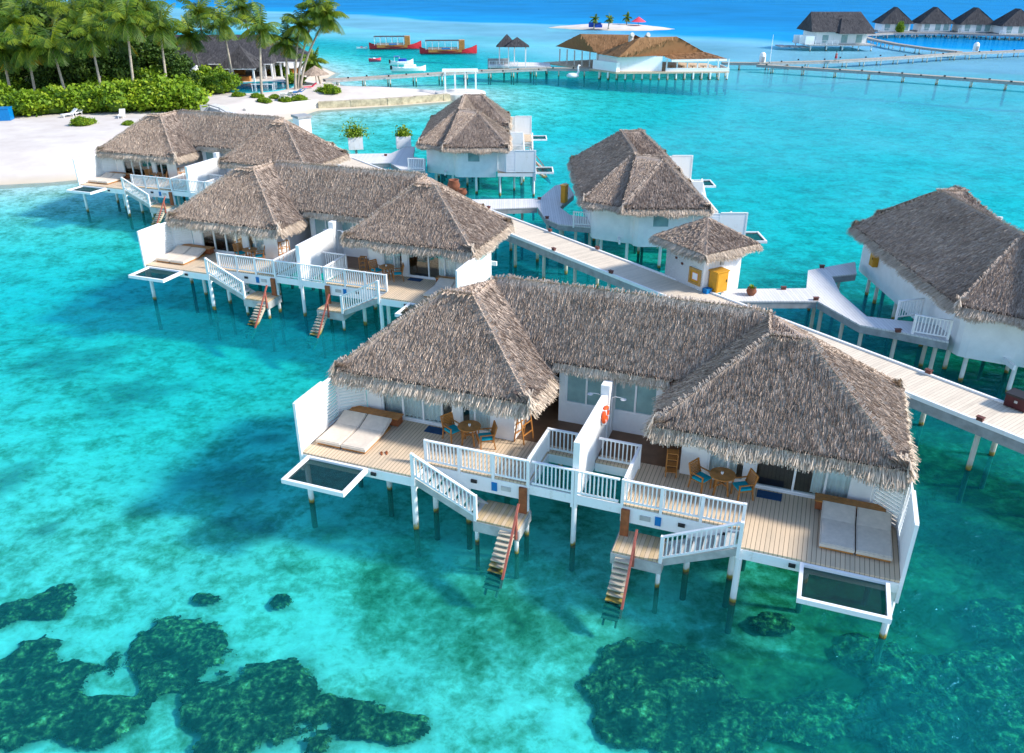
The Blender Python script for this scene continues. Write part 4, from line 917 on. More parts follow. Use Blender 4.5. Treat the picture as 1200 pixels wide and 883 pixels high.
cabinet(Vector((30.5 - .95 * 10.08 - .16, 41.4 + .89 * 4.3, 2.5)), R(-90), .55, .3, .95, 'yellow wooden box on the entrance wall of the shaded villa at the right')
bx = empty('blue_bin', onhut(.12, -.3, 2.25), rzh, 'small dark blue box at the corner of the thatched hut', 'box'); m = MB(); m.box(-.18, .18, -.15, .15, 0, .22); m.build('body', M['bluebox'], bx); m = MB(); m.box(-.2, .2, -.17, .17, .22, .26); m.build('lid', M['bluebox'], bx)
def pot(p, r, h, label, plant=True, group=None):
    e = empty('clay_pot', p, 0, label, 'pot', group); m = MB(); m.lathe(0, 0, [(r * .55, 0), (r * .9, h * .35), (r, h * .6), (r * .75, h * .92), (r * .85, h), (r * .7, h), (r * .65, h * .85)], 16); m.build('body', M['terracotta'], e, smooth=True)
    if plant:
        k = 60; a = rng.random(k) * 6.28; el = rng.uniform(.2, 1.4, k); L = rng.uniform(.1, .28, k); d = np.stack([np.cos(a) * np.cos(el), np.sin(a) * np.cos(el), np.sin(el)], 1)
        b = np.tile([0, 0, h * .9], (k, 1)); q = b + d * L[:, None]; sd = np.cross(d, [0, 0, 1.0]) * .03; V = np.stack([b - sd * .3, b + sd * .3, q + sd, q - sd], 1); mm = MB(); join_quads(mm, V, rng.random(k)); mm.build('plant', M['leafbright'], e)
    return e
p = P(880, 346, 2.2); pot(p, .28, .42, 'brown clay pot with a small plant on the jetty beside the hut')
p = P(532, 226, 2.25); pot(p, .5, 1.0, 'larger of two rounded brown clay jars standing on the boardwalk', False, 'clay jars on the boardwalk')
p = P(542, 230, 2.25); pot(p, .36, .55, 'smaller of two rounded brown clay jars standing on the boardwalk', False, 'clay jars on the boardwalk')
for i, (x, y) in enumerate(((918, 339.5), (956, 352), (1052, 389.5), (641, 256.5), (632, 234), (963, 314), (452, 183))):
    p = P(x, y, 2.2); w_ = ['beside the clay pot on the jetty', 'at the fork of the shaded villa jetty', 'before the railing of the shaded villa jetty', 'at the near bend of the jetty behind the hut', 'at the far bend of the jetty behind the hut', 'on the upper branch of the shaded villa jetty', 'on the jetty leading toward the pergola villa'][i]
    lamp(p.x, p.y, 2.2, 0, 'small dark lamp ' + w_, 'dark lamps on the side jetties')
p = P(1192, 478, 2.25)
e = empty('storage_box', (p.x, p.y, 2.26), ang_bw, 'dark red storage box on the boardwalk at the right edge of the photo', 'box'); m = MB(); m.box(-.42, .42, -.3, .3, .04, .52); m.build('body', M['maroon'] if 'maroon' in M else M['lamp'], e); m = MB(); m.box(-.45, .45, -.33, .33, .52, .60); m.build('lid', M['black'], e); m = MB(); m.box(-.06, .06, -.31, -.301, .28, .38); m.build('latch', M['beam'], e)
# blue entrance door and white pillar, planters on the jetties
p = P(357, 172, 2.25)
e = empty('utility_pillar', (p.x, p.y, 2.0), ang_bw, 'white square pillar with a flat dark cap beside the boardwalk', 'pillar'); m = MB(); m.box(-.75, .75, -.6, .6, -.3, 3.0); m.build('body', M['white'], e); m = MB(); m.box(-.85, .85, -.7, .7, 3.0, 3.22); m.build('cap', M['fascia'], e)
for q in ((-.5, -.4), (.5, -.4), (-.5, .4), (.5, .4)): MB().tube([(q[0], q[1], -5), (q[0], q[1], -.28)], .09, 8).build('stilt', M['pier_post'], e)
# ------------------------------------------------------------------ plants of the island
def leafquads(c, n, size, flat=.5):
    """n small leaf faces around the given centres (k,3)"""
    k = len(c); d = rng.normal(0, 1, (k, 3)); d[:, 2] *= flat; d /= np.linalg.norm(d, axis=1)[:, None]
    u = rng.normal(0, 1, (k, 3)); u -= d * (u * d).sum(1)[:, None]; u /= np.linalg.norm(u, axis=1)[:, None]
    L = rng.uniform(.6, 1.25, k)[:, None] * size; w = L * rng.uniform(.35, .55, k)[:, None]
    return np.stack([c, c + d * L * .5 + u * w, c + d * L, c + d * L * .5 - u * w], 1)
def clumpcloud(blobs, per, size, inner=.55):
    """leaves gathered in clumps over the surface of several lumps, tone random per clump"""
    C = []; T = []
    for (x, y, z, rx, ry, rz) in blobs:
        k = int(per * (rx * ry + ry * rz + rx * rz) / 3); m = max(6, k // 26)
        d = rng.normal(0, 1, (m, 3)); d[:, 2] = np.abs(d[:, 2]) * .9 - .25; d /= np.linalg.norm(d, axis=1)[:, None]
        r = rng.uniform(inner, 1.08, m)[:, None]; cc = np.array([x, y, z]) + d * r * np.array([rx, ry, rz]); tone = np.clip(rng.normal(.5, .2, m), .05, .95)
        idx = rng.integers(0, m, k); C.append(cc[idx] + rng.normal(0, 1, (k, 3)) * size * .85); T.append(np.clip(tone[idx] + rng.normal(0, .1, k), 0, 1))
    return np.concatenate(C), np.concatenate(T)
def lumpcore(mb, blobs, f=.72):  # dark core: shade inside the foliage is put into its colour
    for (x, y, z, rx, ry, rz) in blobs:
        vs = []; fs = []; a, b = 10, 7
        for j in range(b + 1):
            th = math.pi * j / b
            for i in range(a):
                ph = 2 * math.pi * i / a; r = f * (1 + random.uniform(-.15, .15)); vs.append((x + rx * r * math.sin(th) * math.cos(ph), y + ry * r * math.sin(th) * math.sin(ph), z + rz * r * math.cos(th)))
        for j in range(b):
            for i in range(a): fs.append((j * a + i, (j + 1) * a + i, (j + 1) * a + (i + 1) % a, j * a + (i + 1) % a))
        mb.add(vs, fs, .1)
def make_shrub(seed, mat_, w=5.2, d=4.2, h=3.6, per=330, size=.42):
    random.seed(seed); r = empty('shrub'); blobs = []
    for i in range(9):
        a = random.uniform(0, 6.28); q = random.uniform(.1, .75); s = random.uniform(.30, .45)
        blobs.append((w * q * math.cos(a) * .8, d * q * math.sin(a) * .8, h * random.uniform(.3, .62) * (1 - .35 * q), w * s, d * s, h * random.uniform(.30, .42)))
    blobs.append((0, 0, h * .3, w * .62, d * .62, h * .45))
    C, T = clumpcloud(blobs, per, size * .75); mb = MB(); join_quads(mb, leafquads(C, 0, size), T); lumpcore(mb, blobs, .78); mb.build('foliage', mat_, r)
    st = MB()
    for i in range(6): a = random.uniform(0, 6.28); st.tube([(0.3 * math.cos(a), .3 * math.sin(a), -.3), (w * .3 * math.cos(a), d * .3 * math.sin(a), h * .45)], [.08, .03], 6)
    st.build('stem', M['darkbark'], r); return r
def make_tree(seed, h=10.0, rad=4.2, mat_='leafdark'):
    random.seed(seed); r = empty('broadleaf_tree'); t = MB()
    top = (random.uniform(-.5, .5), random.uniform(-.5, .5), h * .55); t.tube([(0, 0, -.5), (.1, 0, h * .25), top], [.32, .25, .16], 8)
    blobs = []
    for i in range(11):
        a = 6.28 * i / 11 + random.uniform(-.3, .3); q = random.uniform(.25, 1) * rad * .68; z = h * random.uniform(.38, .86); c = (q * math.cos(a), q * math.sin(a), z); s = rad * random.uniform(.32, .48)
        blobs.append((*c, s, s, s * .75)); t.tube([top, (c[0] * .8, c[1] * .8, c[2] - .2)], [.12, .04], 5)
    blobs.append((0, 0, h * .8, rad * .5, rad * .5, h * .17))
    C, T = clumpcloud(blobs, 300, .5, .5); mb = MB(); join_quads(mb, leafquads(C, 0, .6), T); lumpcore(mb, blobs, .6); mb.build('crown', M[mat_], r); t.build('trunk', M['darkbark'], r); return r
def make_palm(seed, h=10.0, lean=(0, 0), nf=24, fl=3.3):
    random.seed(seed); r = empty('coconut_palm'); n = 9; pts = []; rad = []
    for i in range(n):
        u = i / (n - 1); pts.append((lean[0] * u ** 1.6, lean[1] * u ** 1.6, -.6 + (h + .6) * u)); rad.append(.21 * (1 - .45 * u) + (.10 if i == 0 else 0))
    MB().tube(pts, rad, 8).build('trunk', M['bark'], r, smooth=True)
    V = []; T = []; top = np.array(pts[-1]); rib = MB()
    for f in range(nf):
        az = 6.283 * f / nf * 2.4 + random.uniform(-.25, .25); lev = f / nf; el = R(80 - 118 * lev + random.uniform(-12, 12)); L = fl * random.uniform(.85, 1.1) * (1 if lev < .8 else .8)
        p = top.copy(); d = np.array([math.cos(az) * math.cos(el), math.sin(az) * math.cos(el), math.sin(el)]); seg = 9; cur = []
        base = .50 + random.uniform(-.16, .18) - .12 * (lev > .7); dead = lev > .86 and random.random() < .6
        if dead: base = .97
        wind = np.array([-.035, .01, 0])
        for k in range(seg + 1):
            cur.append(p.copy()); p = p + d * L / seg; d = d + np.array([0, 0, -.13 - .012 * k]) + wind; d /= np.linalg.norm(d)
        rib.tube([tuple(c) for c in cur], [.035 * (1 - .8 * k / seg) for k in range(seg + 1)], 4, cap=False, tone=.75)
        for k in range(1, seg * 2 + 1):
            u = k / (seg * 2); i0 = min(int(u * seg), seg - 1); fr_ = u * seg - i0; c = cur[i0] * (1 - fr_) + cur[i0 + 1] * fr_; ax = cur[i0 + 1] - cur[i0]; ax /= np.linalg.norm(ax)
            sd = np.cross(ax, [0, 0, 1.0]); sd /= max(1e-6, np.linalg.norm(sd)); ll = fl * .30 * (math.sin(math.pi * (u * .86 + .10)) ** .7)
            for s in (-1, 1):
                q = c + (sd * s * .8 + ax * .45 + np.array([0, 0, -.42 - random.uniform(0, .35)])) * ll; w = ax * .115
                V.append([c - w * .6, c + w * .6, q + w * .35, q - w * .35]); T.append(min(1, max(0, base + random.uniform(-.13, .13))))
    mb = MB(); join_quads(mb, np.array(V), np.array(T)); mb.add(rib.v, rib.f, .7)
    k = 7
    for i in range(k):
        a = 6.28 * i / k; c = top + np.array([math.cos(a) * .25, math.sin(a) * .25, -.3]); mb.tube([tuple(c + np.array([0, 0, .14])), tuple(c), tuple(c - np.array([0, 0, .14]))], [.06, .13, .06], 6, tone=.9)
    mb.build('crown', M['palm'], r); return r
# ---- palms: trunk foot and crown centre in the photograph, ground height there
def ground(v): return max(.2, land(v.x, v.y))
PALMS = [((43, 118), (33, 55), 3), ((80, 122), (60, 52), 3), ((122, 120), (104, 44), 3), ((137, 100), (137, 42), 3), ((158, 112), (147, 24), 3), ((196, 104), (186, 32), 3), ((238, 98), (222, 42), 1.6), ((274, 99), (259, 27), 1.6),
         ((307, 112), (305, 34), 1.6), ((337, 104), (335, 50), 1.6), ((346, 104), (352, 30), 1.6), ((349, 103), (371, 12), 1.6), ((352, 103), (383, 20), 1.6), ((14, 116), (2, 60), 3), ((20, 98), (18, 26), 3), ((92, 90), (84, 18), 3), ((122, 85), (124, 12), 3), ((172, 80), (170, 8), 3), ((300, 78), (283, 10), 2), ((376, 96), (366, 74), 1.5), ((62, 84), (50, 8), 3), ((242, 78), (234, 14), 2)]
desc = ['leaning coconut palm over the beach hedge', 'coconut palm with a bare pale trunk above the beach hedge', 'coconut palm with hanging orange-brown fronds']
for i, (f, c, z) in enumerate(PALMS):
    b = P(f[0], f[1], z)
    if z == 3: b.y = max(b.y, 112.5); b.x = at(f[0], f[1], b.y).x
    g = ground(b); top = at(c[0], c[1], b.y); h = top.z - g - (.0); lean = (top.x - b.x, random.uniform(-.6, .6))
    big = max(2.8, min(4.5, (.031 if z == 3 else .026) * b.y)) * (1.0 if i != 19 else .75)
    o = make_palm(100 + i, max(3.0, h), lean, random.choice((27, 31, 34)), big * random.uniform(.92, 1.1)); o.location = (b.x, b.y, g); o.rotation_euler.z = 0
    if i < 6: lb = f'{["first","second","third","fourth","fifth","sixth"][i]} coconut palm from the photo left edge in the row rising from the beach hedge'
    elif i < 9: lb = f'{["first","second","third"][i - 6]} tall palm from the left in front of the dark grey hall roof'
    elif i < 13: lb = f'{["lowest-crowned","second lowest","tallest, most seaward","rightmost leaning"][i - 9]} palm of the cluster beside the pool'
    elif i == 19: lb = 'short bushy palm on the beach behind the straw parasol'
    else: lb = {13: 'palm crown cut by the left photo edge above the hedge', 14: 'tall palm at the back near the left photo edge', 15: 'tall palm in the dense wood behind the second hedge palm', 16: 'tall palm in the dense wood above the third hedge palm', 17: 'tall palm at the back between wood and hall roof', 18: 'palm rising behind the roof ridge of the grey hall', 20: 'tallest palm at the top left, deep in the wood', 21: 'palm behind the left end of the hall ridge'}[i]
    tag(o, lb, 'palm tree', 'coconut palms of the island')
# ---- broadleaf trees of the wood
TR = [(5, 90), (40, 86), (75, 92), (110, 84), (150, 88), (185, 86), (20, 66), (62, 62), (102, 62), (142, 60), (178, 64), (-18, 76), (8, 48), (48, 44), (92, 42), (-30, 50), (132, 46), (212, 92), (22, 97), (58, 98), (96, 97), (138, 96)]
protos = [make_tree(11, 10, 4.6), make_tree(12, 11.5, 4.8), make_tree(13, 9, 4.4)]
for i, (x, y) in enumerate(TR):
    b = P(x, y + 30, 1.2); b = Vector((b.x, 119.5 + (96 - y) * .9, 1.3)); b.x = at(x, y, b.y).x
    o = protos[i % 3] if i < 3 else copy_tree(protos[i % 3]); s = random.uniform(.85, 1.1) * (.55 if i == 17 else .62 if i > 17 else 1); o.location = (b.x, b.y, 1.2); o.rotation_euler.z = random.uniform(0, 6.28); o.scale = (s, s, s * (.92 if i < 6 else 1.12))
    row = 'front' if i < 6 else 'middle' if i < 12 else 'back'; k = i % 6
    lb = f'dense dark broadleaf tree, {ORD[k]} from the photo left in the {row} rank of the wood' if i < 17 else f'low dark tree at the wood edge behind the hedge, {ORD[i - 18]} from the photo left' if i > 17 else 'small leafy tree with pale flowers in front of the hall left end'
    tag(o, lb, 'tree', 'dark broadleaf trees of the wood')
# ---- bright shrubs along the beach
sp = [make_shrub(21, M['leafbright']), make_shrub(22, M['leafbright']), make_shrub(23, M['leafbright'])]
SH = [(2, 142, 1.0), (36, 144, .95), (70, 142, .95), (104, 141, .9), (138, 140, 1.0), (172, 139, 1.15), (205, 138, 1.15), (20, 128, 1.0), (86, 126, .95), (128, 126, 1), (160, 122, 1.1), (192, 120, 1.2), (218, 124, .8)]
for i, (x, y, s) in enumerate(SH):
    b = P(x, y, 1.0); b.y += 3.4 * s; b.x = at(x, y, b.y).x
    o = sp[i] if i < 3 else copy_tree(sp[i % 3]); o.location = (b.x, b.y, max(.4, land(b.x, b.y)) - .1); o.rotation_euler.z = random.uniform(0, 6.28); o.scale = (s, s, s * random.uniform(.9, 1.05))
    tag(o, f'bright green beach shrub, {ORD[i % 7]} from the photo left in the {"front" if i < 7 else "rear"} row of the hedge', 'shrub', 'bright green shrubs along the beach')
small = [((255, 114), .8, 'rounded bright shrub beside the plank path, left of the pool'), ((240, 107), .9, 'bushy shrub between hedge and pool behind the path'), ((262, 104), .42, 'shrub at the left rim of the pool'), ((278, 118), .26, 'low clipped shrub at the near corner of the pool'),
         ((300, 119), .24, 'low clipped shrub below the pool, middle of the row'), ((322, 117.5), .22, 'low clipped shrub below the pool beside the sunbeds'), ((350, 117), .34, 'low clipped shrub in front of the blue sunbeds'), ((386, 112), .42, 'round bright shrub alone on the sand right of the straw parasol'),
         ((346, 103), .45, 'shrub at the foot of the palm cluster by the pool'), ((328, 92), .55, 'dark shrub behind the pool under the palms'), ((94, 153), .36, 'small low shrub alone on the bare sand, larger of the two'), ((151, 152), .2, 'tiny low shrub alone on the bare sand, smaller of the two'), ((310, 122), .28, 'low clipped shrub along the sea wall, left'), ((334, 119), .28, 'low clipped shrub along the sea wall, right')]
for (x, y), s, lb in small:
    b = P(x, y, 1.0); o = copy_tree(sp[random.randrange(3)]); g = max(.15, land(b.x, b.y)); o.location = (b.x, b.y + 1.5 * s, g - .1); o.rotation_euler.z = random.uniform(0, 6); o.scale = (s, s, s * (.8 if s < .4 else 1.0))
    if 'group' in o: del o['group']
    tag(o, lb, 'shrub')
# ------------------------------------------------------------------ the grey hall, pool pavilion and pool
def roofset(parent, faces, mname, dens=14, name='roof', w=(.08, .2), l=(.4, .9)):
    mb = MB(); VV = []; TT = []
    faces = [t_ for f in faces for t_ in ([f] if len(f) == 3 else [[f[0], f[i], f[i + 1]] for i in range(1, len(f) - 1)])]
    for f in faces: mb.add(f, [tuple(range(len(f)))], .45); V, T = straws(f, dens, *l, w, (.008, .03), yaw=.08); VV.append(V); TT.append(T)
    join_quads(mb, np.concatenate(VV), np.concatenate(TT)); return mb.build(name, M[mname], parent)
def hip(x0, x1, y0, y1, ze, rx0, rx1, ry, zr):
    a, b, c, d = (x0, y0, ze), (x1, y0, ze), (x1, y1, ze), (x0, y1, ze); r0, r1 = (rx0, ry, zr), (rx1, ry, zr)
    return [[a, b, r1, r0], [b, c, r1], [c, d, r0, r1], [d, a, r0]]
O = at(262, 80, 143); hx = O.x; gz = 1.5
hall = empty('beach_hall', (hx, 143, gz), 0, 'large open hall with steep dark grey hipped roofs behind the pool', 'hall')
X = lambda px, Y: at(px, 60, Y).x - hx
x0, x1 = X(181, 143), X(325, 146)
roofset(hall, hip(x0, x1, -1.5, 17, 2.3, X(199, 152), X(318, 152), 8.5, 6.0), 'slate'); 
roofset(hall, hip(X(321, 149), X(360, 149), 1.8, 13, 2.3, X(326, 152), X(345, 152), 7, 4.6), 'slate', name='side_roof')
roofset(hall, hip(x0 - 1.2, X(240, 141), -3.4, 8, 1.9, X(198, 146), X(222, 146), 2.5, 4.6), 'slate', name='side_roof')
m = MB(); m.box(x0 + 1.5, x1 - .8, 9, 9.2, -.3, 2.4); m.box(x0 + .3, x0 + .5, 0, 12, -.3, 2.2); m.box(x0 - .4, X(226, 141), -2.4, -2.2, -.3, 1.95); m.build('wall', M['white'], hall)
m = MB(); m.box(x0, X(359, 150), -2.2, 14, -.35, -.05); m.build('floor', M['concrete'], hall)
m = MB(); m.box(X(240, 141), x1, -1.52, -1.42, 2.16, 2.32); m.box(X(322, 149), X(359, 149), 1.78, 1.88, 2.16, 2.3); m.build('eave_board', M['white'], hall)
for px in (243, 256, 268, 310, 318): MB().box(X(px, 143) - .13, X(px, 143) + .13, -1.2, -.94, -.3, 2.3).build('column', M['white'], hall)
for px in (326, 334, 342, 350, 357): MB().box(X(px, 149) - .13, X(px, 149) + .13, 2.0, 2.26, -.3, 2.3).build('column', M['white'], hall)
for px, yy in ((248, 4), (262, 5), (275, 4), (312, 5), (330, 6), (340, 7), (352, 6)):
    m = MB(); m.box(X(px, 146) - .8, X(px, 146) + .8, yy, yy + .8, -.05, .75); m.build('counter', M['teak'], hall)
pv = at(283, 97, 138); pvl = empty('pool_pavilion', (pv.x, 139.5, 1.5), 0, 'small dark pyramid-roofed open pavilion at the far edge of the pool', 'pavilion')
hw = (at(306, 80, 138).x - at(261, 80, 138).x) / 2
roofset(pvl, [[(-hw, -3.2, 2.1), (hw, -3.2, 2.1), (0, 0, 5.2)], [(hw, -3.2, 2.1), (hw, 3.2, 2.1), (0, 0, 5.2)], [(hw, 3.2, 2.1), (-hw, 3.2, 2.1), (0, 0, 5.2)], [(-hw, 3.2, 2.1), (-hw, -3.2, 2.1), (0, 0, 5.2)]], 'slate')
m = MB(); m.box(-hw, hw, -3.2, -3.1, 1.98, 2.12); m.build('eave_board', M['white'], pvl)
for sx in (-1, 1):
    for sy in (-1, 1): MB().box(sx * (hw - .6) - .13, sx * (hw - .6) + .13, sy * 2.6 - .13, sy * 2.6 + .13, -.4, 2.1).build('column', M['white'], pvl)
m = MB(); m.box(-hw + .2, hw - .2, -2.9, 2.9, -.4, .0); m.build('floor', M['concrete'], pvl); m = MB(); m.box(-1.2, 1.2, -1, 0, 0, .7); m.build('counter', M['teak'], pvl)
pc = P(303, 102, 1.5); pool = empty('swimming_pool', (pc.x, pc.y, 1.5), 0, 'rounded turquoise swimming pool with tiled rim beside the grey hall', 'pool')
rx, ry = (at(342, 100, pc.y).x - pc.x) * 1.05, 7.0
el = [(rx * math.cos(2 * math.pi * k / 40), ry * math.sin(2 * math.pi * k / 40) * (1 if math.sin(2 * math.pi * k / 40) < 0 else .8)) for k in range(40)]
m = MB(); n = len(el)
for i in range(n):
    a, b = Vector(el[i]), Vector(el[(i + 1) % n]); m.add([(a.x, a.y, -1.2), (b.x, b.y, -1.2), (b.x * .96, b.y * .96, -1.2), (a.x * .96, a.y * .96, -1.2), (a.x, a.y, .12), (b.x, b.y, .12), (b.x * .96, b.y * .96, .12), (a.x * .96, a.y * .96, .12)], [(0, 1, 5, 4), (4, 5, 6, 7), (2, 3, 7, 6)])
m.build('rim', M['tile'], pool); m = MB(); m.prism([(x * .96, y * .96) for x, y in el], -.1, .05); m.build('water', M['pool'], pool)
rl = empty('hand_rail', P(308, 107, 1.5), 0, 'white rail frame standing in front of the pool', 'rail'); m = MB(); m.beam((-1.6, 0, .95), (1.6, 0, .95), .1, .1); m.build('bar', M['white'], rl)
for sx in (-1.5, 1.5): MB().box(sx - .04, sx + .04, -.04, .04, -.2, .9).build('leg', M['white'], rl)
# parasols, sunbeds, chairs
def parasol(p, r, h, m_, label, rag=True):
    e = empty('parasol', p, 0, label, 'parasol'); MB().cyl(0, 0, -.2, h, .05, 8).build('pole', M['darkbark'], e); mb = MB(); k = 14
    fs = [[(r * math.cos(6.283 * i / k), r * math.sin(6.283 * i / k), h - r * .62), (r * math.cos(6.283 * (i + 1) / k), r * math.sin(6.283 * (i + 1) / k), h - r * .62), (0, 0, h)] for i in range(k)]
    if rag: roofset(e, fs, m_, 40, 'canopy', (.03, .08), (.2, .5))
    else:
        for f in fs: mb.add(f, [(0, 1, 2)])
        mb.build('canopy', M[m_], e)
    return e
b = P(371, 101, 1.2); parasol(b, 2.1, 3.0, 'thatch', 'straw beach parasol on the sand at the start of the spit')
b = P(233, 95, 1.5); parasol(b, 1.7, 2.4, 'white', 'white fabric parasol in front of the hall left wing', False)
def sunbed(p, rz, m_, label, g):
    e = empty('sunbed', p, rz, label, 'sunbed', g); f = MB(); f.box(-.33, .33, -1.0, .3, .32, .40); f.beam((0, .28, .36), (0, .95, .85), .66, .08); f.build('mattress', M[m_], e)
    for sx in (-.28, .28):
        for yy in (-.9, .25): MB().box(sx - .03, sx + .03, yy - .03, yy + .03, -.1, .32).build('leg', M['white'], e)
for i, (x, y, c, lb) in enumerate([(331, 117, 'white', 'white sunbed below the pool, beachward one of the pair'), (338, 115, 'white', 'white sunbed below the pool, seaward one of the pair'), (347, 113, 'bluebox', 'blue sunbed beside the white ones, first of two'), (352, 112, 'bluebox', 'blue sunbed beside the white ones, second of two'),
                                   (364, 106, 'pink', 'pinkish sunbed beside the straw parasol'), (83, 140, 'white', 'white beach lounger on the sand before the hedge, beachward of two'), (93, 138, 'white', 'white beach lounger on the sand before the hedge, pathward of two'), (144, 141, 'white', 'white beach chair alone at the foot of the hedge')]):
    b = P(x, y, 1.2); b.z = max(.3, land(b.x, b.y)) if x < 200 else 1.35; sunbed(b, R(200 + 25 * i), c, lb, None)
b = P(4, 144, 1.2); e = empty('water_tank', (b.x, b.y, max(.3, land(b.x, b.y))), .2, 'bright blue plastic box at the foot of the hedge, left photo edge', 'box'); m = MB(); m.box(-1.1, 1.1, -.7, .7, 0, 1.35); m.build('body', M['bluebox'], e); m = MB(); m.box(-1.15, 1.15, -.75, .75, 1.35, 1.45); m.build('lid', M['bluebox'], e)
# sea wall, stone edge of the spit, path and foot-bridge rail
def lowwall(name, pts, h0, h1, th, m_, label):
    c = Vector((pts[0][0], pts[0][1], 0)); e = MB(); 
    for a, b in zip(pts[:-1], pts[1:]):
        a = Vector((a[0] - c.x, a[1] - c.y)); b = Vector((b[0] - c.x, b[1] - c.y)); k = max(1, int((b - a).length / 1.0))
        for i in range(k):
            p, q = a.lerp(b, i / k), a.lerp(b, (i + 1) / k); e.beam((p.x, p.y, (h0 + h1) / 2), (q.x, q.y, (h0 + h1) / 2), th * random.uniform(.9, 1.1), h1 - h0 + random.uniform(-.06, .06))
    return tag(e.build(name, m_, loc=c), label, 'sea wall')
lowwall('stone_wall', [PX(373, 128), PX(420, 125.5), PX(470, 122.5), PX(526, 118)], -.6, .95, 1.1, M['stone'], 'low rough stone wall edging the sand spit')
lowwall('concrete_wall', [PX(373, 128), PX(345, 131), PX(315, 134), PX(288, 139)], -.4, 1.25, .5, M['concrete'], 'smooth pale retaining wall between pool terrace and lagoon')
tp = [PX(232, 128, 1.6), PX(252, 122, 1.6), PX(268, 126, 1.6), PX(284, 139, 1.6), PX(262, 145, 1.6)]
m = MB(); m.prism(tp, 1.2, 1.66); tag(m.build('path', M['board2']), 'grey plank path from the boardwalk up to the hall', None, None, 'structure')
e = empty('path_railing', (0, 0, 0), 0, 'dark low railing along the curved start of the boardwalk', 'railing'); m = MB()
pts = [P(236, 132, 1.7), P(246, 131, 1.7), P(258, 135, 1.8), P(268, 141, 2.0)]
for a, b in zip(pts[:-1], pts[1:]):
    m.beam(a + Vector((0, 0, .8)), b + Vector((0, 0, .8)), .12, .1); m.beam(a + Vector((0, 0, .3)), b + Vector((0, 0, .3)), .08, .5)
m.build('bar', M['fascia'], e)
for q in pts: MB().box(q.x - .06, q.x + .06, q.y - .06, q.y + .06, .8, q.z + .9).build('post', M['fascia'], e)
# planters on the boardwalk
for (x, y, s, lb) in ((417, 172, .55, 'white planter box with a leafy bush on the jetty'), (473, 171, .34, 'leafy bush in a planter beside the end-on villa before the pergola')):
    b = P(x, y, 2.2); e = empty('planter', (b.x, b.y, 2.2), .2, lb, 'planter'); m = MB(); m.prism([(-.7, -.6), (.7, -.6), (.7, .6), (-.7, .6)], -.2, .95); m.build('box', M['white'], e); MB().tube([(0, 0, -5), (0, 0, -.18)], .12, 8).build('stilt', M['pier_post'], e)
    k = 900; cc = rng.normal(0, 1, (k, 3)) * np.array([.62, .55, .45]) * s * 1.5; cc[:, 2] = np.abs(cc[:, 2]) * 1.5 + .95; mm = MB(); join_quads(mm, leafquads(cc, 0, .2), rng.random(k) * .8 + .1)
    for j in range(5): a_ = 1.26 * j; mm.tube([(0, 0, .8), (.5 * s * math.cos(a_), .5 * s * math.sin(a_), 1.9 * s + .6)], [.05, .02], 5, tone=.1)
    mm.build('foliage', M['leafbright'], e)
# white pergola on the round platform at the tip of the spit
b = P(540, 114, 0); e = empty('pergola', (b.x, b.y, 0), R(4), 'white four-post pergola on a round stone platform at the tip of the sand spit', 'pergola')
m = MB(); m.lathe(0, 0, [(3.9, -1), (3.8, 0.5), (3.75, .75), (3.5, .78)], 28); m.build('platform', M['concrete'], e)
for x in (-2.3, -.8, .8, 2.3)[::1]:
    MB().box(x - .13, x + .13, (-1.2 if abs(x) > 1 else 1.2) - .13, (-1.2 if abs(x) > 1 else 1.2) + .13, .7, 3.6).build('post', M['white'], e)
m = MB()
for y in (-1.5, -.9, -.3, .3, .9, 1.5): m.box(-2.7, 2.7, y - .06, y + .06, 3.79, 3.95)
for x in (-2.3, 2.3): m.box(x - .1, x + .1, -1.7, 1.7, 3.6, 3.788)
m.build('top_frame', M['white'], e)
# ------------------------------------------------------------------ piers further out
def pier(name, label, pts, w=1.7, z=1.4, step=4.2, grp='thin long piers further out'):
    c = Vector((pts[0].x, pts[0].y, 0)); r = empty(name, c, 0, label, 'pier', grp); dk = MB(); bm = MB()
    for a, b in zip(pts[:-1], pts[1:]):
        a = Vector((a.x - c.x, a.y - c.y, z)); b = Vector((b.x - c.x, b.y - c.y, z)); dk.beam(a - Vector((0, 0, .06)), b - Vector((0, 0, .06)), w, .12); L = (b - a).length; d = (b - a) / L; nn = Vector((-d.y, d.x, 0)) * (w / 2 - .08)
        for sg in (-1, 1): bm.beam(a + nn * sg - Vector((0, 0, .30)), b + nn * sg - Vector((0, 0, .30)), .12, .34)
        k = max(1, int(L / step))
        for i in range(k):
            q = a + d * (i + .5) * L / k
            for sg in (-1, 1): MB().tube([q + nn * sg * .8 - Vector((0, 0, z + 2.5)), q + nn * sg * .8 - Vector((0, 0, .2))], .12, 6).build('pile', M['pier_post'], r)
    dk.build('deck', M['pierdeck'], r); bm.build('side_beam', M['fascia'], r); return r
Z = 1.4
def PZ(*a): return [P(x, y, Z) for x, y in a]
pier('pier', 'straight pier from the island to the brown-roofed restaurant', PZ((380, 93), (470, 88), (560, 82.5), (640, 79.5), (700, 80)))
pier('pier', 'nearest pier crossing at the right, below the one with the walker', PZ((888, 75.5), (960, 80), (1040, 85), (1120, 90.5), (1290, 103)), 1.5)
pier('pier', 'pier meeting the nearest one at a sharp point, with a walker on it', PZ((846, 73), (888, 73.5), (980, 71), (1060, 66.5), (1125, 62), (1290, 55)), 1.5)
pier('pier', 'curved pier from the far two-roofed villa out to the long pier', PZ((1005, 40.5), (1022, 45.5), (1050, 51), (1085, 56), (1125, 60.5)), 1.5)
pier('pier', 'farthest pier joining the row of small far villas', PZ((1005, 40.5), (1045, 38.5), (1100, 38.5), (1150, 40), (1290, 44)), 1.7)
plamp = None
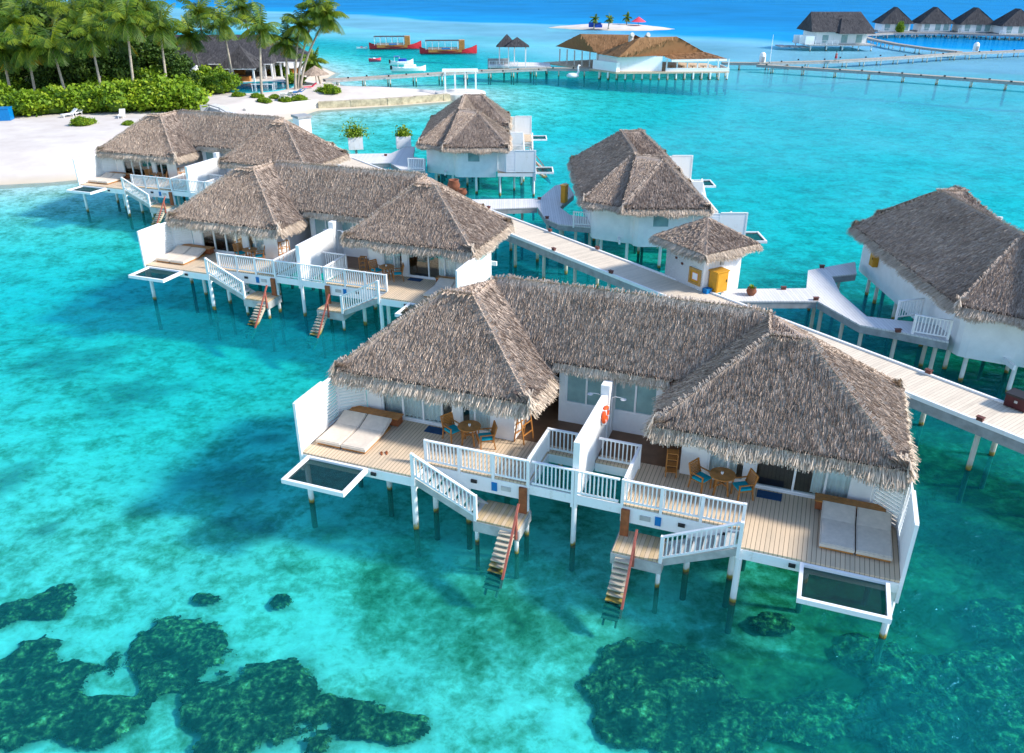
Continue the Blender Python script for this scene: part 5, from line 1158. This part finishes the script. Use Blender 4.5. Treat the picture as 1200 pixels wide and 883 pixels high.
for pts_ in (((890, 75.5), (1200, 97)), ((900, 73), (1195, 58.5)), ((395, 92), (680, 79.5))):
    a, b = P(*pts_[0], Z), P(*pts_[1], Z); k = 13; d_ = (b - a) / k; nn = Vector((-d_.y, d_.x, 0)).normalized() * .72
    for i in range(k):
        q = a + d_ * (i + .5) + nn * (1 if i % 2 else -1)
        if plamp is None: plamp = o = MB().box(-.13, .13, -.13, .13, -.02, .22).build('pier_lamp', M['black'])
        else: o = plamp.copy(); COL.objects.link(o)
        o.location = (q.x, q.y, Z); tag(o, 'tiny dark lamp box on the edge of a long thin pier', 'lamp', 'tiny dark lamps along the long piers')
# booths, lamps and the walker
for (x, y, lb) in ((893, 73, 'tiny white booth where two piers meet at a sharp point'), (1143, 60, 'tiny white booth with domed top on the long pier')):
    b = P(x, y, Z); e = empty('booth', b, 0, lb, 'booth'); m = MB(); m.lathe(0, 0, [(.6, 0), (.6, 1.1), (.5, 1.5), (.25, 1.75)], 14); m.build('body', M['white'], e); m = MB(); m.box(-.28, .28, -.66, -.57, .05, 1.0); m.build('door', M['fascia'], e)
b = P(902, 74, Z); e = empty('flag_pole', b, 0, 'thin white pole standing on the pier beside the booth', 'pole'); m = MB(); m.cyl(0, 0, 0, 5.0, .06, 6, .03); m.build('pole', M['white'], e); m = MB(); m.cyl(0, 0, 0, .2, .2, 8); m.build('foot', M['fascia'], e)
def person(loc, rz, label):
    me = bpy.data.meshes.new('person'); J = [(0, 0, .92), (0, 0, 1.15), (0, 0, 1.40), (0, 0, 1.50), (0, .01, 1.60), (0, .02, 1.72), (.19, 0, 1.40), (.25, .02, 1.12), (.24, -.10, .88), (-.19, 0, 1.40), (-.25, -.02, 1.12), (-.24, -.10, .88), (.10, 0, .88), (.11, -.12, .48), (.11, .02, .06), (.11, -.12, .03), (-.10, 0, .88), (-.11, .10, .48), (-.11, .25, .08), (-.11, .13, .03)]
    E_ = [(0, 1), (1, 2), (2, 3), (3, 4), (4, 5), (2, 6), (6, 7), (7, 8), (2, 9), (9, 10), (10, 11), (0, 12), (12, 13), (13, 14), (14, 15), (0, 16), (16, 17), (17, 18), (18, 19)]
    rad = [.15, .14, .16, .06, .095, .08, .07, .05, .04, .07, .05, .04, .10, .07, .045, .04, .10, .07, .045, .04]
    me.from_pydata([Vector(j) for j in J], E_, []); o = bpy.data.objects.new('person', me); COL.objects.link(o); sk_ = o.modifiers.new('skin', 'SKIN'); o.modifiers.new('sub', 'SUBSURF').render_levels = 1
    for i, v in enumerate(me.skin_vertices[0].data): v.radius = (rad[i], rad[i] * .8); v.use_root = (i == 0)
    me.materials.append(M['skin']); o.location = loc; o.rotation_euler.z = rz; tag(o, label, 'person')
    d = MB(); d.lathe(0, 0, [(.26, .55), (.22, .9), (.18, 1.1), (.21, 1.38), (.12, 1.45)], 14); d.build('dress', M['cloth'], o)
    h = MB(); h.lathe(0, .03, [(.06, 1.80), (.10, 1.74), (.105, 1.66), (.07, 1.62)], 10); h.build('hair', M['black'], o); return o
b = P(979, 72.0, Z); person(b, R(70), 'person in a red dress walking along the long pier')
# ------------------------------------------------------------------ brown-roofed restaurant on stilts
rs = empty('restaurant', (25, 155, 0), 0, 'large stilted restaurant with a wide brown hipped roof and white walls', 'restaurant')
off = Vector((25, 155, 0)); G = lambda x, y, z: tuple(P(x, y, z) - off); EZ, RZ = 4.0, 6.9
A_, B_ = G(651, 54.5, EZ), G(700, 62.5, EZ); R0, R1 = G(680, 40, RZ), G(744, 41, RZ); C_ = (G(735, 62.5, EZ)[0], B_[1] + .3, EZ)
D_ = (A_[0] + 20, A_[1] + 9, EZ)
roofset(rs, [[A_, B_, R0], [B_, C_, R1, R0], [D_, A_, R0, R1]], 'brownroof', 14)
a1, a2, a3 = G(699, 63.5, EZ - .1), G(725, 67.5, EZ - .1), G(777, 65.5, EZ - .1); r0, r1 = G(750, 44, RZ), G(793, 43, RZ); a4 = G(826, 62, EZ - .1); bk = (a4[0], a4[1] + 14, EZ); bl = (a1[0] + 6, a1[1] + 14, EZ)
roofset(rs, [[a1, a2, r0], [a2, a3, a4, r1, r0], [a4, bk, r1], [bk, bl, r0, r1], [bl, a1, r0]], 'brownroof', 14, 'front_roof')
l1, l2, l3, l4 = G(774, 64.5, EZ - .05), G(787, 70, EZ - .6), G(852, 69, EZ - .6), G(826, 61, EZ + .1)
roofset(rs, [[l1, l2, l3, l4]], 'brownroof', 14, 'terrace_roof')
m = MB(); m.beam(Vector(l2) - Vector((0, 0, .2)), Vector(l3) - Vector((0, 0, .2)), .3, .34); m.build('eave_board', M['white'], rs)
Y0 = P(718, 84, Z).y - 155; fx0, fx1, fx2 = P(724, 85, Z).x - 25, P(776, 84, Z).x - 25, P(851, 82, Z).x - 25; lx0 = P(690, 79, Z).x - 25; ly0 = P(690, 79, Z).y - 155
m = MB(); m.wallpath([(lx0 + 1.2, ly0 - 1), (fx0, Y0)], Z, EZ - .35, .2); m.wallpath([(fx0, Y0), (fx1, Y0 + .6)], Z, EZ - .2, .2); m.wallpath([(fx1, Y0 + .6), (fx1 + .5, Y0 + 9)], Z, EZ - .2, .2); m.build('wall', M['white'], rs)
m = MB(); m.wallpath([(lx0 + .5, ly0 - 2.2), (fx0 - .2, Y0 - .7)], Z - .1, Z + 1.5, .1); m.wallpath([(fx0 - .2, Y0 - .7), (fx0 + .4, Y0 - .3)], Z - .1, Z + 1.5, .1); m.build('screen_wall', M['white'], rs)
m = MB(); m.prism([(lx0 - 8, ly0 + 9), (lx0, ly0 - 2.2), (fx0 - .3, Y0 - .9), (fx2, Y0 + .2), (fx2 - 1, Y0 + 14), (lx0 + 2, ly0 + 14)], Z - .3, Z - .02); m.build('deck', M['deck'], rs)
m = MB(); m.wallpath([(fx1 + .6, Y0 + .1), (fx2, Y0 + .3), (fx2 - .3, Y0 + 6)], Z - .1, Z + .55, .1); m.build('parapet', M['white'], rs)
for i in range(7):
    x = fx1 + .8 + (fx2 - fx1 - 1) * i / 6; MB().box(x - .1, x + .1, Y0 + .4, Y0 + .6, Z, EZ - .6).build('column', M['white'], rs)
for i in range(6):
    t = i / 5; x = lx0 - 5 + 6.4 * t; y = ly0 + 6.5 - 8.0 * t; MB().box(x - .12, x + .12, y - .12, y + .12, Z, EZ).build('column', M['pier_post'], rs)
for i in range(5):
    x = fx1 + 1.8 + i * 1.9; t_ = MB(); t_.box(x - .5, x + .5, Y0 + 1.4, Y0 + 2.2, Z + .68, Z + .74); t_.box(x - .06, x + .06, Y0 + 1.7, Y0 + 1.9, Z, Z + .68); t_.build('dining_table', M['teak'], rs)
    t_ = MB(); t_.box(x - 1.0, x - .6, Y0 + 1.5, Y0 + 2.0, Z + .02, Z + .45); t_.box(x - 1.0, x - .95, Y0 + 1.5, Y0 + 2.0, Z + .45, Z + .95); t_.build('dining_chair', M['pad'], rs)
for i in range(16):
    x = fx0 - 3 + (fx2 - fx0 + 2.6) * i / 15; y = Y0 + (-.3 if i > 2 else .8 - i * .4); MB().tube([(x, y + .2, -2.5), (x, y + .2, Z - .2)], .16, 6).build('stilt', M['post'] if i % 2 else M['pier_post'], rs)
    MB().tube([(x + .6, y + 4, -2.5), (x + .6, y + 4, Z - .2)], .16, 6).build('stilt', M['pier_post'], rs)
for px in (739, 757.5):
    p0 = Vector(G(px, 50, RZ - .9)); m = MB(); m.tube([p0 + Vector((0, 0, -.8)), p0 + Vector((0, 0, 1.0)), p0 + Vector((.2, -.5, 1.3))], [.45, .45, .4], 10); m.build('vent', M['beam'], rs)
# a white swan float beside it
b = P(671, 91, 0); e = empty('swan_float', (b.x, b.y, 0), R(20), 'white swan-shaped float beside the restaurant stilts', 'float'); m = MB(); m.lathe(0, 0, [(.6, -.1), (1.1, .15), (1.1, .45), (.7, .7), (.2, .75)], 14); m.build('body', M['white'], e, smooth=True); m = MB(); m.tube([(.8, 0, .4), (1.15, 0, 1.0), (1.0, 0, 1.7), (1.15, 0, 2.0), (1.45, 0, 1.95)], [.25, .2, .16, .18, .08], 8); m.build('neck', M['white'], e, smooth=True)
# two-roofed gazebo landing on the pier
gz_ = P(600, 77, Z); e = empty('jetty_gazebo', (gz_.x, gz_.y, 0), 0, 'landing stage with two grey pyramid roofs on tall white posts', 'gazebo')
for (ax, el0, el1, dy, nm) in ((594, 578, 602.5, 4.0, 1), (606, 591, 619, 0, 2)):
    Y = gz_.y + dy; cx = at(ax, 40, Y).x - gz_.x; hw = (at(el1, 55, Y).x - at(el0, 55, Y).x) / 2; ze = at(600, 54.5, Y).z; za = at(600, 40 if nm == 1 else 43.5, Y).z
    q = [(cx - hw, dy - hw, ze), (cx + hw, dy - hw, ze), (cx + hw, dy + hw, ze), (cx - hw, dy + hw, ze)]
    roofset(e, [[q[i], q[(i + 1) % 4], (cx, dy, za)] for i in range(4)], 'slate', 14)
    for sx in (-1, 1):
        for sy in (-1, 1): MB().box(cx + sx * hw * .72 - .09, cx + sx * hw * .72 + .09, dy + sy * hw * .72 - .09, dy + sy * hw * .72 + .09, 1.2, ze + .1).build('post', M['white'], e)
m = MB(); m.prism([(-4.4, -1.2), (7.2, -1.2), (7.2, 5.5), (-4.4, 7.0)], 1.1, 1.36); m.build('deck', M['board2'], e); m = MB(); m.box(-4.6, -.5, 3.2, 3.5, .4, 2.3); m.build('screen', M['fascia'], e)
m = MB(); rail_mb(m, (-4.2, -1.1), (1, -1.1), 1.36, 1.36, .9, .5); m.build('railing', M['white'], e)
m = MB(); m.beam((2.0, 1, 1.1), (7.0, 3, .2), 1.4, .14); m.build('ramp', M['white'], e)
for x in (-4, -1.5, 1, 3.5, 6.5):
    for y in (-.8, 4): MB().tube([(x, y, -2.5), (x, y, 1.12)], .14, 6).build('stilt', M['pier_post'], e)
# ------------------------------------------------------------------ boats
def hullmesh(L, bw_, h, sheer, name, m_, parent):
    st = []; n = 13
    for i in range(n):
        u = i / (n - 1) * 2 - 1; w = bw_ / 2 * max(.03, (1 - abs(u) ** 2.6)); zt = h * .55 + sheer * abs(u) ** 3 * (1.0 if u > 0 else .7); x = u * L / 2 * (1 + .03 * u)
        st.append([(x, -w, zt), (x, -w * .8, .1), (x * .94, 0, -.35), (x, w * .8, .1), (x, w, zt), (x, w * .86, zt), (x * .97, w * .6, .35), (x * .97, -w * .6, .35), (x, -w * .86, zt)])
    m = MB(); vs = [p for s_ in st for p in s_]; fs = []; k = 9
    for i in range(n - 1):
        for j in range(k): fs.append((i * k + j, (i + 1) * k + j, (i + 1) * k + (j + 1) % k, i * k + (j + 1) % k))
    fs.append(tuple(range(k))); fs.append(tuple((n - 1) * k + j for j in range(k))[::-1]); m.add(vs, fs); return m.build(name, m_, parent)
def dhoni(x, y, px0, px1, label):
    b = P((px0 + px1) / 2, y, 0); L = at(px1, y, b.y).x - at(px0, y, b.y).x; r = empty('dhoni_boat', (b.x, b.y, 0), R(4), label, 'boat', 'red wooden tour boats')
    hullmesh(L, L * .2, 1.15, 1.25, 'hull', M['redhull'], r); m = MB(); m.box(-L * .33, L * .25, -L * .09, L * .09, .36, .95); m.build('cabin', M['teak'], r)
    rf = MB(); rf.box(-L * .38, L * .20, -L * .10, L * .10, 2.75, 2.86); rf.build('roof', M['slate'], r); m = MB(); m.box(L * .20, L * .30, -L * .085, L * .085, .9, 2.9); m.build('wheelhouse', M['teak'], r)
    for k in range(6):
        for sg in (-1, 1): MB().box(-L * .37 + k * L * .11 - .04, -L * .37 + k * L * .11 + .04, sg * L * .092 - .04, sg * L * .092 + .04, .9, 2.76).build('post', M['white'], r)
    m = MB(); m.box(-L * .34, L * .18, -L * .05, L * .05, .95, 1.35); m.build('bench', M['pad'], r); m = MB(); m.box(-L * .1, L * .05, -L * .106, -L * .102, 1.0, 1.3); m.build('side_cloth', M['bluebox'], r); return r
dhoni(462, 57.5, 432, 493, 'red wooden tour boat moored on the beachward side of its twin'); dhoni(525, 63, 491, 558, 'red wooden tour boat moored closer to the grey gazebo')
def speedboat(x, y, px0, px1, hm, cm, label, rz):
    b = P(x, y, 0); L = at(px1, y, b.y).x - at(px0, y, b.y).x; r = empty('speedboat', (b.x, b.y, 0), R(rz), label, 'boat'); hullmesh(L, L * .3, 1.1, .5, 'hull', M[hm], r)
    m = MB(); m.prism([(-L * .1, -L * .09), (L * .18, -L * .07), (L * .24, 0), (L * .18, L * .07), (-L * .1, L * .09)], .55, 1.15); m.build('cabin', M[cm], r); m = MB(); m.box(-L * .28, -L * .05, -L * .1, L * .1, 1.55, 1.65); m.build('canopy', M[cm], r)
    m = MB(); m.box(-L * .5, -L * .44, -.25, .25, .3, 1.0); m.build('outboard_motor', M['black'], r)
    for sx in (-.27, -.06):
        for sy in (-.08, .08): MB().box(L * sx - .03, L * sx + .03, L * sy - .03, L * sy + .03, .5, 1.56).build('post', M['white'], r)
speedboat(470, 76, 456, 484, 'whitehull', 'bluehull', 'speedboat with a blue cover moored beside the pier', 10)
speedboat(478, 83.5, 459, 500, 'whitehull', 'whitehull', 'white speedboat lying right against the pier', 4)
for (x, y, lb) in ((424, 57.5, 'small white and red dinghy beside the first tour boat'), (439, 71, 'small red and white dinghy between tour boats and pier')):
    b = P(x, y, 0); r = empty('dinghy', (b.x, b.y, 0), R(15), lb, 'dinghy'); hullmesh(2.6, 1.1, .6, .25, 'hull', M['whitehull' if x < 430 else 'pink'], r); m = MB(); m.box(-.3, .2, -.42, .42, .36, .5); m.build('thwart', M['pink' if x < 430 else 'whitehull'], r)
# ------------------------------------------------------------------ sandbank far out
c0 = P(716, 33.2, 0); rx = (P(781, 34, 0).x - P(653, 36, 0).x) / 2
mx_, my_ = np.meshgrid(np.linspace(-1.2, 1.2, 60), np.linspace(-1.2, 1.2, 40)); rr = np.hypot(mx_ + .12 * np.sin(my_ * 4), my_) + .22 * (fbm(mx_ * 3, my_ * 3, .8, 3, 5) - .5)
o = gridmesh('sandbank', c0.x + mx_ * rx, c0.y + my_ * (8 + 5 * np.clip(mx_ + .6, 0, 1)), 1.2 * np.clip(1 - rr ** 2, -.5, 1) + .1, {}, m_sand); tag(o, 'small white sandbank islet far out in the lagoon', None, None, 'structure')
for i, (x, y, c) in enumerate(((696, 31, 24), (713, 31, 22), (734, 29, 21))):
    b = P(x, y, 1.2); o = make_palm(300 + i, 2.2, (.3, 0), 16, 1.9); o.location = (b.x, b.y, 1.0); tag(o, f'{["first", "second", "third"][i]} short palm from the left on the far sandbank', 'palm tree', 'short palms on the sandbank')
b = P(748, 29, 1.3); parasol(b, 2.4, 2.3, 'pink', 'red canopy shelter on the far sandbank', False)
for i, (x, y) in enumerate(((694, 30.5), (701, 30.8))):
    b = P(x, y, 1.2); e = empty('beach_sofa', b, R(10 * i), f'dark blue beach sofa on the far sandbank, {["beachward", "seaward"][i]} of two', 'sofa'); m = MB(); m.box(-1.1, 1.1, -.7, .7, -.4, .5); m.build('seat', M['bluehull'], e); m = MB(); m.box(-1.1, 1.1, .45, .7, .5, 1.0); m.build('backrest', M['bluehull'], e)
# ------------------------------------------------------------------ far villas
def farvilla(cx, Y, w, label, gable=True, ez=3.6, rz=7.4, rot=0, dbl=False):
    b = at(cx, 40, Y); e = empty('far_villa', (b.x, Y, 0), R(rot), label, 'villa', None if dbl else 'small far villas in a row'); d = w * .8
    if dbl: fs = hip(-w / 2, w / 2, -d / 2, d / 2, ez, -w * .43, w * .36, 0, rz)
    else:
        a, b_, c, dd = (-w / 2, -d / 2, ez), (w / 2, -d / 2, ez), (w / 2, d / 2, ez), (-w / 2, d / 2, ez); r0, r1 = (0, -d * .18, rz), (0, d * .2, rz)
        fs = [[a, b_, (.16 * w, -d * .26, rz - 1.3), (-.16 * w, -d * .26, rz - 1.3)], [(-.16 * w, -d * .26, rz - 1.3), (.16 * w, -d * .26, rz - 1.3), r0], [b_, c, r1, r0, (.16 * w, -d * .26, rz - 1.3)], [c, dd, r1], [dd, a, (-.16 * w, -d * .26, rz - 1.3), r0, r1]]
    roofset(e, fs, 'slate', 10); q = .40
    if dbl: roofset(e, hip(-w * .1, w * .46, -d * .62, d * .1, ez - .3, w * .02, w * .34, -d * .2, rz - 1.2), 'slate', 10, 'front_roof')
    m = MB(); m.prism([(-w * q, -d * q), (w * q, -d * q), (w * q, d * q), (-w * q, d * q)], 1.5, ez + .3); m.build('wall', M['white'], e)
    m = MB(); m.box(-w * .55, w * .5, -d * .62, d * .45, 1.15, 1.45); m.build('deck', M['fascia'], e)
    for x in (-.25, .05, .28): f = MB(); f.box(w * x - .7, w * x + .7, -d * q - .06, -d * q - .005, 1.7, 3.4); f.build('window', M['tealglass'], e)
    for x in (-.5, -.25, 0, .25, .45):
        for y in (-.55, .4): MB().tube([(w * x, d * y, -2.5), (w * x, d * y, 1.2)], .17, 6).build('stilt', M['post'], e)
    m = MB(); rail_mb(m, (-w * .54, -d * .61), (-w * .1, -d * .61), 1.45, 1.45, .9, .4); m.build('railing', M['white'], e)
    if dbl:
        for k in range(3):
            s_ = MB(); s_.box(-w * .62 - k * 2.2, -w * .5 - k * 2.2, -d * .5 + k * 1.0, -d * .1 + k, .6, .85); s_.build('landing', M['fascia'], e)
            s_ = MB(); s_.box(-w * .6 - k * .8, -w * .46, -d * .56 - .05 + k * 2, -d * .56 + k * 2, 1.45, 3.3); s_.build('screen', M['white'], e)
    return e
farvilla(978, 214, 15.0, 'far two-roofed dark thatched villa standing left of the row of small ones', dbl=True, ez=4.1, rz=8.2)
for i, (px, Y) in enumerate(((1044, 254), (1090, 254), (1137, 251), (1186, 244))):
    farvilla(px, Y, 9.6 + .3 * i, f'{["first", "second", "third", "fourth"][i]} small dark-roofed villa counted from the far two-roofed one', ez=3.4, rz=7.6, rot=-4)
b = P(1054, 38.5, 1.3); o = copy_tree(sp[0]); 
if 'group' in o: del o['group']
o.location = (b.x, b.y, 1.3); o.scale = (.32, .32, .8); tag(o, 'green bush beside the first small far villa', 'shrub')
